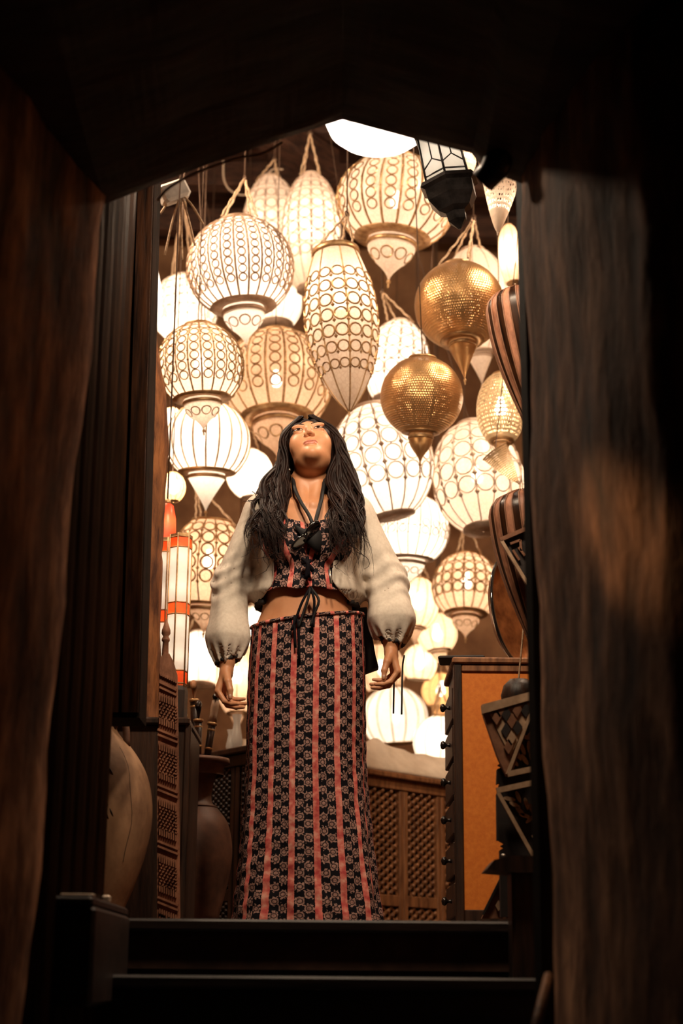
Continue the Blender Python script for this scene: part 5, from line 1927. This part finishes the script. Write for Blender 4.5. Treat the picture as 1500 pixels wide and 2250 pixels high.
for s in (-1, 1):
    # almond of white with iris, set into the lids and gazing up
    ex, ey, ez = s * 0.0315, -0.0745, 0.0075

    def on_eye(u, w, lift=0.0):
        # u across (-1..1), w up; a point on the lid ellipsoid
        x = 0.0150 * u
        z = w
        y = -0.0138 * math.sqrt(max(0.02, 1 - (x / 0.0180) ** 2 - (z / 0.0130) ** 2)) - lift
        return (ex + x, ey + y, ez + z)
    n = 14
    up = [on_eye(-1 + 2 * i / n, 0.0062 * (1 - (-1 + 2 * i / n) ** 2) + 0.0008, 0.0006) for i in range(n + 1)]
    dn = [on_eye(-1 + 2 * i / n, -0.0050 * (1 - (-1 + 2 * i / n) ** 2) + 0.0008, 0.0006) for i in range(n + 1)]
    v = up + dn
    f = [(i, i + 1, n + 2 + i, n + 1 + i) for i in range(n)]
    eye = in_head('eye', v, f, 'eye_white')
    iv = [on_eye(0.38 * math.cos(a) * 1.0, 0.0014 + 0.0048 * math.sin(a), 0.0012) for a in np.linspace(0, 2 * math.pi, 15)[:-1]]
    in_head('iris', iv, [tuple(range(14))], 'iris', True, eye)
    v, f = g_tube([Vector(on_eye(-1.08 + 2.2 * i / n, 0.0068 * (1 - (min(1, abs(-1.08 + 2.2 * i / n))) ** 2) + 0.0010, 0.0012)) for i in range(n + 1)], [0.0006 + 0.0011 * math.sin(math.pi * min(1, (i + 1) / (n + 1))) for i in range(n + 1)], 5)
    in_head('upper_lashes', v, f, 'brow', True, eye)
    v, f = g_tube([Vector(on_eye(-1.0 + 2.0 * i / n, -0.0053 * (1 - (-1 + 2 * i / n) ** 2) + 0.0008, 0.0008)) for i in range(n + 1)], 0.0006, 4)
    in_head('lower_lashes', v, f, 'brow', True, eye)
    bp_ = catmull([(s * 0.011, -0.0878, 0.0275), (s * 0.026, -0.0872, 0.0310), (s * 0.042, -0.0780, 0.0315), (s * 0.055, -0.062, 0.0250)], 14)
    v, f = g_tube(bp_, [0.0024, 0.0030, 0.0033, 0.0034, 0.0034, 0.0033, 0.0031, 0.0029, 0.0027, 0.0025, 0.0022, 0.0019, 0.0014, 0.0007], 6)
    in_head('eyebrow', v, f, 'brow')

# nails
for s in (-1, 1):
    prims, w = hand_pts(s)
    for kind, a, b, ra, rb in (prims[-1],):
        mid = a * 0.25 + b * 0.75
        v, f = g_sphere((0, 0, 0), 1.0, 12, 8)
        vv = [(mid[0] + x * 0.0042, mid[1] - rb * 0.85 + y * 0.0022, mid[2] + z * 0.0062) for x, y, z in v]
        link('thumb_nail', mesh('thumb_nail', vv, f, True), 'nail', woman)

# ------------------------------------------------------------------ skirt
zw = to_local(670, 1362, -0.12).z + 0.022
nu, nv = 168, 90
V, UV, F = [], [], []
for j in range(nv + 1):
    t = j / nv
    z = zw * (1 - t) + 0.012 * t
    flare = max(0, (t - 0.45) / 0.55)
    rx = 0.172 + 0.010 * math.sin(min(1, t * 4) * math.pi / 2) + 0.040 * flare ** 1.6
    ry = 0.130 + 0.008 * math.sin(min(1, t * 3.2) * math.pi / 2) + 0.05 * flare ** 1.4
    cxs = 0.002 + 0.012 * flare
    for i in range(nu + 1):
        a = 2 * math.pi * i / nu
        ph = a
        fold = (0.0015 + 0.011 * t ** 1.5) * (math.sin(7 * ph + 1.2 + 0.9 * math.sin(t * 3)) * 0.6 + math.sin(11 * ph + 2.5 * t) * 0.4)
        wr = 0.0016 * math.sin(z * 70 + 4 * math.sin(3 * ph) + 9 * hashn(ph * 1.3, z * 4)) * (0.3 + t)
        gath = 0.0025 * math.sin(46 * ph) * math.exp(-t * 30)
        x = cxs + (rx + fold + wr + gath) * math.sin(ph)
        y = -(ry + fold + wr + gath) * math.cos(ph)
        zz = z + (0.022 * (x / 0.17) + 0.010 * math.cos(ph) * -1) * (1 - t) ** 2
        V.append((x, y + 0.004, zz))
        sw = math.pi * (1.5 * (0.181 + 0.140) - math.sqrt(0.181 * 0.14)) * 2 / 2
        UV.append(((i / nu - 0.5) * sw * (1 + 0.0 * t) + 0.003, (1 - t) * zw))
# start seam at the back: shift angle by pi
V2, UV2 = [], []
for j in range(nv + 1):
    for i in range(nu + 1):
        k = (i + nu // 2) % nu
        V2.append(V[j * (nu + 1) + k])
        UV2.append(UV[j * (nu + 1) + i])
for j in range(nv):
    for i in range(nu):
        F.append((j * (nu + 1) + i, (j + 1) * (nu + 1) + i, (j + 1) * (nu + 1) + i + 1, j * (nu + 1) + i + 1))
skirt = link('skirt', mesh('skirt', V2, F, True, UV2), 'floral', woman)
wb = [Vector(V2[i]) * 1.0 + Vector((0, 0, 0.0)) for i in range(nu + 1)]
v, f = g_tube(wb, 0.006, 6, False)
uvw = [(0.039 + (k // 6) * 0.0075, 0.02 * (k % 6)) for k in range(len(v))]
link('waistband', mesh('waistband', v, f, True, uvw), 'floral', skirt)
# drawstring of the skirt
for dx, zz in ((-0.03, 0.10), (-0.018, 0.14)):
    p0 = Vector((-0.035, -0.128, zw - 0.012))
    tube('drawstring', catmull([p0, p0 + Vector((dx + 0.03, -0.012, -0.03)), p0 + Vector((dx + 0.035, -0.012, -zz))], 10), 0.004, 'floral', skirt, 6)


# ------------------------------------------------------------------ crop top
def top_sdf(p):
    d = torso_sdf(p) - 0.009
    fold = 0.0035 * np.sin(p[:, 0] * 150 + 2 * np.sin(p[:, 2] * 40)) * np.exp(-((p[:, 2] - 1.085) / 0.035) ** 2)
    flare = 0.018 * np.clip((1.075 - p[:, 2]) / 0.07, 0, 1)
    d = d + fold - flare
    sh = np.maximum(d, -(d + 0.006))
    # sweetheart neckline rising to the straps
    ax = np.abs(p[:, 0])
    neck = 1.222 + 0.028 * np.clip(ax / 0.09, 0, 1) ** 1.2 - 0.0 * ax
    sh = np.maximum(sh, p[:, 2] - neck)
    hem = 1.008 + 0.004 * np.sin(p[:, 0] * 60)
    sh = np.maximum(sh, hem - p[:, 2])
    return sh


V, Q = sdf_mesh(top_sdf, np.arange(-0.21, 0.211, 0.0035), np.arange(-0.18, 0.15, 0.0035), np.arange(0.985, 1.275, 0.0035), 0)
V = relax(V, Q, 2)
uv = np.stack([np.arctan2(V[:, 0], -V[:, 1]) * 0.125 + 0.022 + 0.25 * np.clip(V[:, 2] - 1.09, 0, 1) * np.sign(-V[:, 0]) * 0.9, V[:, 2]], -1)
me = np_mesh('crop_top', V, Q, True, uv)
ctop = link('crop_top', me, 'floral', woman)
# halter straps, black facing, ties
fy = -0.125
tube('halter_strap', catmull([(-0.050, -0.008, 1.392), (-0.042, -0.060, 1.340), (-0.022, -0.096, 1.288), (0.004, -0.126, 1.238), (0.016, -0.142, 1.205)], 18), 0.0062, 'black_cloth', ctop, 6)
tube('halter_strap', catmull([(0.050, -0.008, 1.392), (0.046, -0.058, 1.340), (0.040, -0.094, 1.290), (0.030, -0.128, 1.240), (0.024, -0.144, 1.205)], 18), 0.0062, 'black_cloth', ctop, 6)
for k, (a, b) in enumerate([((664, 1322), (640, 1385)), ((676, 1318), (655, 1380)), ((690, 1318), (688, 1378)), ((700, 1318), (682, 1376))]):
    tube('tie', catmull([to_local(682, 1290, -0.142), to_local(a[0], a[1], -0.148), to_local((a[0] + b[0]) / 2, (a[1] + b[1]) / 2, -0.142), to_local(b[0], b[1], -0.142)], 12), 0.0042, 'floral' if k % 2 == 0 else 'black_cloth', ctop, 6)
# knot of gathered cloth at the bust
for k in range(5):
    a = k * 1.25
    tube('gather', catmull([to_local(672 + 10 * math.cos(a), 1232 + 8 * math.sin(a), -0.135), to_local(676, 1238, -0.15), to_local(680 + 8 * math.cos(a + 2), 1262 + 12 * math.sin(a), -0.14)], 8), 0.006, 'floral', ctop, 6)
bl = [to_local(x, y, -0.128) for x, y in ((644, 1152), (668, 1163), (698, 1152), (708, 1180), (704, 1216), (690, 1208), (668, 1186))]
cv = sum(bl, Vector()) / len(bl) + Vector((0, -0.008, 0))
Vb = [cv] + [p + Vector((0, -0.006, 0)) for p in bl] + [p + Vector((0, 0.01, 0)) for p in bl]
nb = len(bl)
link('black_facing', mesh('black_facing', Vb, [(0, 1 + i, 1 + (i + 1) % nb) for i in range(nb)] + [(1 + i, 1 + nb + i, 1 + nb + (i + 1) % nb, 1 + (i + 1) % nb) for i in range(nb)], True), 'black_cloth', ctop)


# ------------------------------------------------------------------ jacket
CUFF = {-1: v3(HANDW[-1][0], HANDW[-1][1] + 0.012, ZL + 0.028), 1: v3(HANDW[1][0] + 0.004, HANDW[1][1] + 0.012, ZR_ + 0.026)}


def jacket_parts(p):
    q = p.copy()
    q[..., 1] = (q[..., 1] - 0.012) * 1.22
    db = s_cap(q, (0, 0.0, 1.245), (0, 0.0, 1.02), 0.158, 0.178)
    db = smin(db, s_cap(p, (-0.135, 0.02, 1.270), (0.135, 0.02, 1.270), 0.062, 0.062), 0.05)
    ds = None
    for s in (-1, 1):
        c = CUFF[s]
        e = ELB[s] + v3(0.008 * s, 0, -0.02)
        wide = 0.062 if s < 0 else 0.070
        l = c + v3(0, 0.004, 0.075)
        d = s_cap(p, SHO[s] + v3(-0.004 * s, 0, 0), e, 0.060, wide * 0.88)
        d = smin(d, s_cap(p, e, l, wide * 0.88, wide), 0.03)
        d = smin(d, s_cap(p, l, c + v3(0, 0, 0.012), wide, 0.040), 0.03)
        # folds gathered at the cuff and running along the sleeve
        tz = np.clip((p[:, 2] - c[2]) / (e[2] - c[2]), 0, 1)[:, None]
        tz2 = np.clip((p[:, 2] - e[2]) / (SHO[s][2] - e[2]), 0, 1)[:, None]
        axc = c + (e - c) * tz + (SHO[s] - e) * tz2
        ang = np.arctan2(p[:, 1] - axc[:, 1], p[:, 0] - axc[:, 0])
        near = np.exp(-((p[:, 2] - c[2] - 0.015) / 0.030) ** 2)
        d = d + 0.0055 * near * np.sin(11 * ang + 2 * s)
        d = d + 0.0028 * np.sin(5 * ang + 9 * p[:, 2] + s) * np.clip((1.22 - p[:, 2]) / 0.1, 0, 1)
        bend = np.exp(-((p[:, 2] - e[2]) / 0.07) ** 2)
        d = d + 0.0035 * bend * np.sin(p[:, 2] * 130 + 3 * np.sin(ang * 2))
        d = np.maximum(d, 0 * d - 10) if False else d
        ds = d if ds is None else np.minimum(ds, d)
    return db, ds


def jacket_sdf(p):
    db, ds = jacket_parts(p)
    db = db + 0.004 * np.sin(p[:, 0] * 38 + 6 * p[:, 2]) * np.clip((1.12 - p[:, 2]) / 0.08, 0, 1) + 0.003 * np.sin(p[:, 2] * 45 + 20 * p[:, 0])
    # gathered hem pulls in
    db = db + 0.020 * np.clip((1.012 - p[:, 2]) / 0.04, 0, 1.3)
    d = smin(db, ds, 0.03)
    sh = np.maximum(d, -(d + 0.0065))
    body = db < ds
    z, x, y = p[:, 2], p[:, 0], p[:, 1]
    # hem
    hem = 0.976 - z
    sh = np.where(body, np.maximum(sh, hem), sh)
    # inside of the union: drop sleeve walls buried in the body
    # front opening, wider and rounded at the hem
    zl_ = np.clip((1.30 - z) / 0.30, 0, 1)
    low = np.clip((1.045 - z) / 0.065, 0, 1)
    xl = -0.104 + 0.004 * zl_ - 0.050 * low ** 2
    xr = 0.094 - 0.022 * zl_ + 0.060 * low ** 1.7
    cut = np.minimum(np.minimum(x - xl, xr - x), 0.03 - y)
    sh = np.where(body | (np.abs(x) < 0.13), np.maximum(sh, cut), sh)
    # neck hole
    nk = 0.098 - np.sqrt(x * x + ((y - 0.0) * 0.9) ** 2)
    sh = np.where(z > 1.27, np.maximum(sh, nk), sh)
    # cuffs
    for s in (-1, 1):
        c = CUFF[s]
        m = (np.sign(x) == s) & (~body)
        ang = np.arctan2(y - c[1], x - c[0])
        wav = 0.007 * np.sin(5 * ang + 1) - 0.016 * s * np.cos(ang) * 0.9
        sh = np.where(m, np.maximum(sh, c[2] + wav - z), sh)
    return sh


V, Q = sdf_mesh(jacket_sdf, np.arange(-0.385, 0.386, 0.0034), np.arange(-0.20, 0.20, 0.0038), np.arange(0.74, 1.36, 0.0036), 0)
V = relax(V, Q, 3)
me = np_mesh('jacket', V, Q)
jac = link('jacket', me, 'jacket', woman)
# hem band, collar rib, zip edges, cuffs, drawcords
for s in (-1, 1):
    c = CUFF[s]
    pr_ = []
    ring = []
    for k in range(33):
        a = 2 * math.pi * k / 32
        r = 0.033 + 0.003 * math.sin(9 * a)
        ring.append(Vector((c[0] + r * math.cos(a), c[1] + r * math.sin(a), c[2] + 0.006 + 0.004 * math.sin(5 * a) - 0.010 * s * math.cos(a))))
    v, f = g_tube(ring, [0.007 + 0.0015 * math.sin(k * 1.7) for k in range(33)], 6, False)
    link('cuff', mesh('cuff', v, f, True), 'lining', jac)  # gathered cuff, its dark colour paints the shade inside the sleeve
for s, pts in ((-1, [(612, 1140), (603, 1180), (600, 1240), (597, 1290)]), (1, [(716, 1170), (722, 1220), (725, 1270)])):
    tube('zip_edge', catmull([to_local(x, y, -0.135 + 0.0006 * abs(x - 665)) for x, y in pts], 24), 0.0018, 'silver', jac, 6)
v, f = g_tube([Vector((0.155 * math.sin(a), 0.012 - 0.128 * math.cos(a), 0.980 + 0.003 * math.sin(20 * a))) for a in np.linspace(R_(58), R_(302), 60)], [0.010 + 0.002 * math.sin(k * 1.9) for k in range(60)], 7)
link('hem_band', mesh('hem_band', v, f, True), 'lining', jac)
v, f = g_tube([Vector((0.098 * math.sin(a), 0.004 - 0.098 * math.cos(a), 1.302 + 0.012 * math.cos(a) * -1)) for a in np.linspace(R_(85), R_(275), 50)], 0.012, 8)
link('collar', mesh('collar', v, f, True), 'jacket', jac)
for (a, b) in (((866, 1478), (864, 1568)), ((884, 1470), (882, 1570))):
    tube('drawcord', catmull([to_local(a[0] + 4, a[1] - 30, 0.03), to_local(a[0], a[1], 0.02), to_local(b[0], b[1], 0.02)], 12), 0.0028, 'lining', jac, 6)
tube('zip_pull', [to_local(723, 1252, -0.142), to_local(727, 1282, -0.145)], 0.004, 'silver', jac, 6)

# black bag behind the hip
t = thing('shoulder_bag', 'small black shoulder bag hanging behind the woman\'s hip', 'bag', (WX, 5.0, 0))
bagp = [to_local(x, y, 0.10) for x, y in ((752, 1335), (806, 1330), (826, 1440), (832, 1462), (800, 1474), (772, 1470), (756, 1420))]
v, f = g_prism([(p.x, p.z) for p in bagp], 0.125, 0.18)
link('bag_body', mesh('bag_body', v, f), 'black_cloth', t)
tube('strap', catmull([to_local(780, 1345, 0.15), to_local(770, 1240, 0.175), to_local(740, 1120, 0.13), to_local(720, 1095, 0.06)], 16), 0.008, 'black_cloth', t, 6)

# sunglasses hooked on the neckline
C0 = to_local(672, 1178, -0.150)
sg = thing('sunglasses', 'glossy black sunglasses hooked on the neckline of the crop top', 'sunglasses', (WX + C0.x, 5.0 + C0.y, C0.z))
sg.rotation_euler = (R_(58), R_(-47), 0)
for s in (-1, 1):
    pts = []
    for k in range(20):
        a = 2 * math.pi * k / 20
        pts.append((s * 0.031 + 0.027 * math.copysign(abs(math.cos(a)) ** 0.8, math.cos(a)), 0.018 * math.copysign(abs(math.sin(a)) ** 0.8, math.sin(a))))
    v, f = g_prism(pts, -0.002, 0.002)
    link('lens', mesh('lens', v, f), 'gloss_black', sg)
    tube('rim', [Vector((x, 0, z)) for x, z in pts + [pts[0]]], 0.0036, 'gloss_black', sg, 6)
    tube('temple', catmull([(s * 0.058, 0, 0.010), (s * 0.05, 0.012, 0.004), (s * 0.0, 0.016, -0.004), (s * -0.045, 0.016, -0.014)], 12), 0.003, 'gloss_black', sg, 6)
tube('bridge', catmull([(-0.008, 0, 0.004), (0, -0.002, 0.008), (0.008, 0, 0.004)], 6), 0.003, 'gloss_black', sg, 6)


# ------------------------------------------------------------------ hair
def cap_sdf(P_):
    p = (P_ - HC) @ HR
    d = s_ell(p, (0, 0.022, 0.030), (0.084, 0.102, 0.092))
    d = smin(d, s_ell(p, (0, 0.050, -0.020), (0.076, 0.058, 0.060)), 0.03)
    d = d + 0.0022 * np.sin(p[:, 0] * 210 + 3 * np.sin(p[:, 2] * 40)) 
    face = s_ell(p, (0, -0.110, -0.030), (0.0645, 0.105, 0.098))
    d = smax(d, -face, 0.006)
    part = np.maximum(np.abs(p[:, 0] + 0.006) - 0.0016, -(p[:, 2] - 0.075))
    return d


c = HC
V, Q = sdf_mesh(cap_sdf, np.arange(-0.115, 0.116, 0.003), np.arange(-0.10, 0.18, 0.003), np.arange(c[2] - 0.14, c[2] + 0.14, 0.003), 1)
hair = link('hair', np_mesh('hair', V, Q), 'hair', woman)
rs = random.Random(11)
parts = []
hx = lambda px, py, y=0.0: to_local(px, py, y)


def cluster(side, n_in, inner=False):
    """a wavy lock: strands sharing one path, each a little apart"""
    u, w, lg = rs.random(), rs.random() ** 0.9, rs.random()
    if inner:
        u, w, lg = u * 0.25, w * 0.22, 0.35 + 0.6 * lg
    rr = rs.random()
    root = Vector(h2w((side * (0.004 + 0.020 * rr), -0.062 + 0.15 * u, 0.112 - 0.03 * (u - 0.25) ** 2 * 4 + rs.uniform(-0.004, 0.002))))
    side1 = Vector(h2w((side * (0.074 + 0.008 * rr), -0.038 + 0.11 * u, 0.045 + rs.uniform(-0.01, 0.01))))
    side2 = Vector(h2w((side * (0.088 + 0.016 * w), -0.012 + 0.08 * u, -0.035 + rs.uniform(-0.01, 0.01))))
    o = 0.060 + 0.082 * w + 0.012 * rr + (0.004 if side > 0 else 0)
    sh_y = -0.075 + 0.09 * u
    mid = Vector((side * (o * 0.95 + 0.006), sh_y * 0.8 + 0.012, 1.375 - 0.02 * rr))
    shp = Vector((side * (o + 0.012), sh_y - 0.030, 1.285 + rs.uniform(-0.01, 0.01)))
    ch = Vector((side * (o + 0.014 + 0.014 * rs.uniform(-1, 1.3)), -0.160 + 0.03 * u * (1 - w) + rs.uniform(-0.008, 0.004), 1.195 + rs.uniform(-0.012, 0.012)))
    if lg < 0.25:
        pts = [root, side1, side2, mid, shp, Vector((shp.x + side * rs.uniform(-0.02, 0.015), shp.y - 0.035, shp.z - rs.uniform(0.04, 0.08)))]
    else:
        endz = 1.165 - 0.14 * (lg - 0.25) / 0.75
        pts = [root, side1, side2, mid, shp, ch, Vector((ch.x + side * rs.uniform(-0.030, 0.030), -0.164 + rs.uniform(-0.01, 0.004), endz))]
    ph, fr_ = rs.uniform(0, 6.28), rs.uniform(2.2, 3.6)
    n = 30
    out = []
    for q in range(n_in):
        off = Vector((rs.uniform(-1, 1), rs.uniform(-1, 1), 0)) * 0.0065
        ph2 = ph + rs.uniform(-0.35, 0.35)
        cut = rs.uniform(0.86, 1.0)
        path = catmull(pts, n)
        strand = []
        for i in range(n):
            t = i / (n - 1) * cut
            k = t * (n - 1)
            i0 = min(int(k), n - 2)
            p_ = path[i0].lerp(path[i0 + 1], k - i0)
            a = 0.003 + 0.016 * t ** 1.4
            sp_ = 0.5 + 0.9 * math.sin(math.pi * min(1, t * 1.05)) - 0.35 * t
            strand.append(p_ + off * sp_ + Vector((math.cos(ph2 + fr_ * 6.28 * t) * a, math.sin(ph2 + fr_ * 6.28 * t) * a * 0.5 - 0.002, math.sin(ph2 * 2 + fr_ * 5 * t) * a * 0.3)))
        r0 = rs.uniform(0.0022, 0.0042)
        rad = [r0 * (0.75 + 0.5 * math.sin(math.pi * min(1, i / (n - 1) * 1.1))) * (1 if i < n * 0.6 else max(0.08, 1 - ((i / (n - 1) - 0.6) / 0.4) ** 1.2)) for i in range(n)]
        out.append(g_tube(strand, rad, 5, False))
    return out


for side in (-1, 1):
    for k in range(64):
        parts += cluster(side, 8)
    for k in range(14):
        parts += cluster(side, 7, True)
# thin flyaway curls at the ends
for side in (-1, 1):
    for k in range(22):
        x0 = side * rs.uniform(0.07, 0.165)
        z0 = rs.uniform(1.10, 1.34)
        y0 = -0.165 if z0 < 1.27 else -0.09
        pts = []
        ph = rs.uniform(0, 6.28)
        for i in range(18):
            t = i / 17
            pts.append(Vector((x0 + side * 0.03 * t * rs.uniform(0.9, 1.1) + 0.013 * math.sin(ph + 7 * t), y0 - 0.004, z0 - (0.04 + 0.05 * (k % 3) / 2) * t + 0.006 * math.cos(ph + 8 * t))))
        parts.append(g_tube(pts, [0.0014 * (1 - 0.7 * i / 17) for i in range(18)], 4, False))
v, f = merge(parts)
o = link('hair_locks', mesh('hair_locks', v, f, True), 'hair', hair)
o['kind'] = 'stuff'
# earring
link('earring', mesh('earring', *g_sphere(tuple(to_local(636, 1032, -0.075)), 0.0035, 10, 6), True), 'silver', woman)
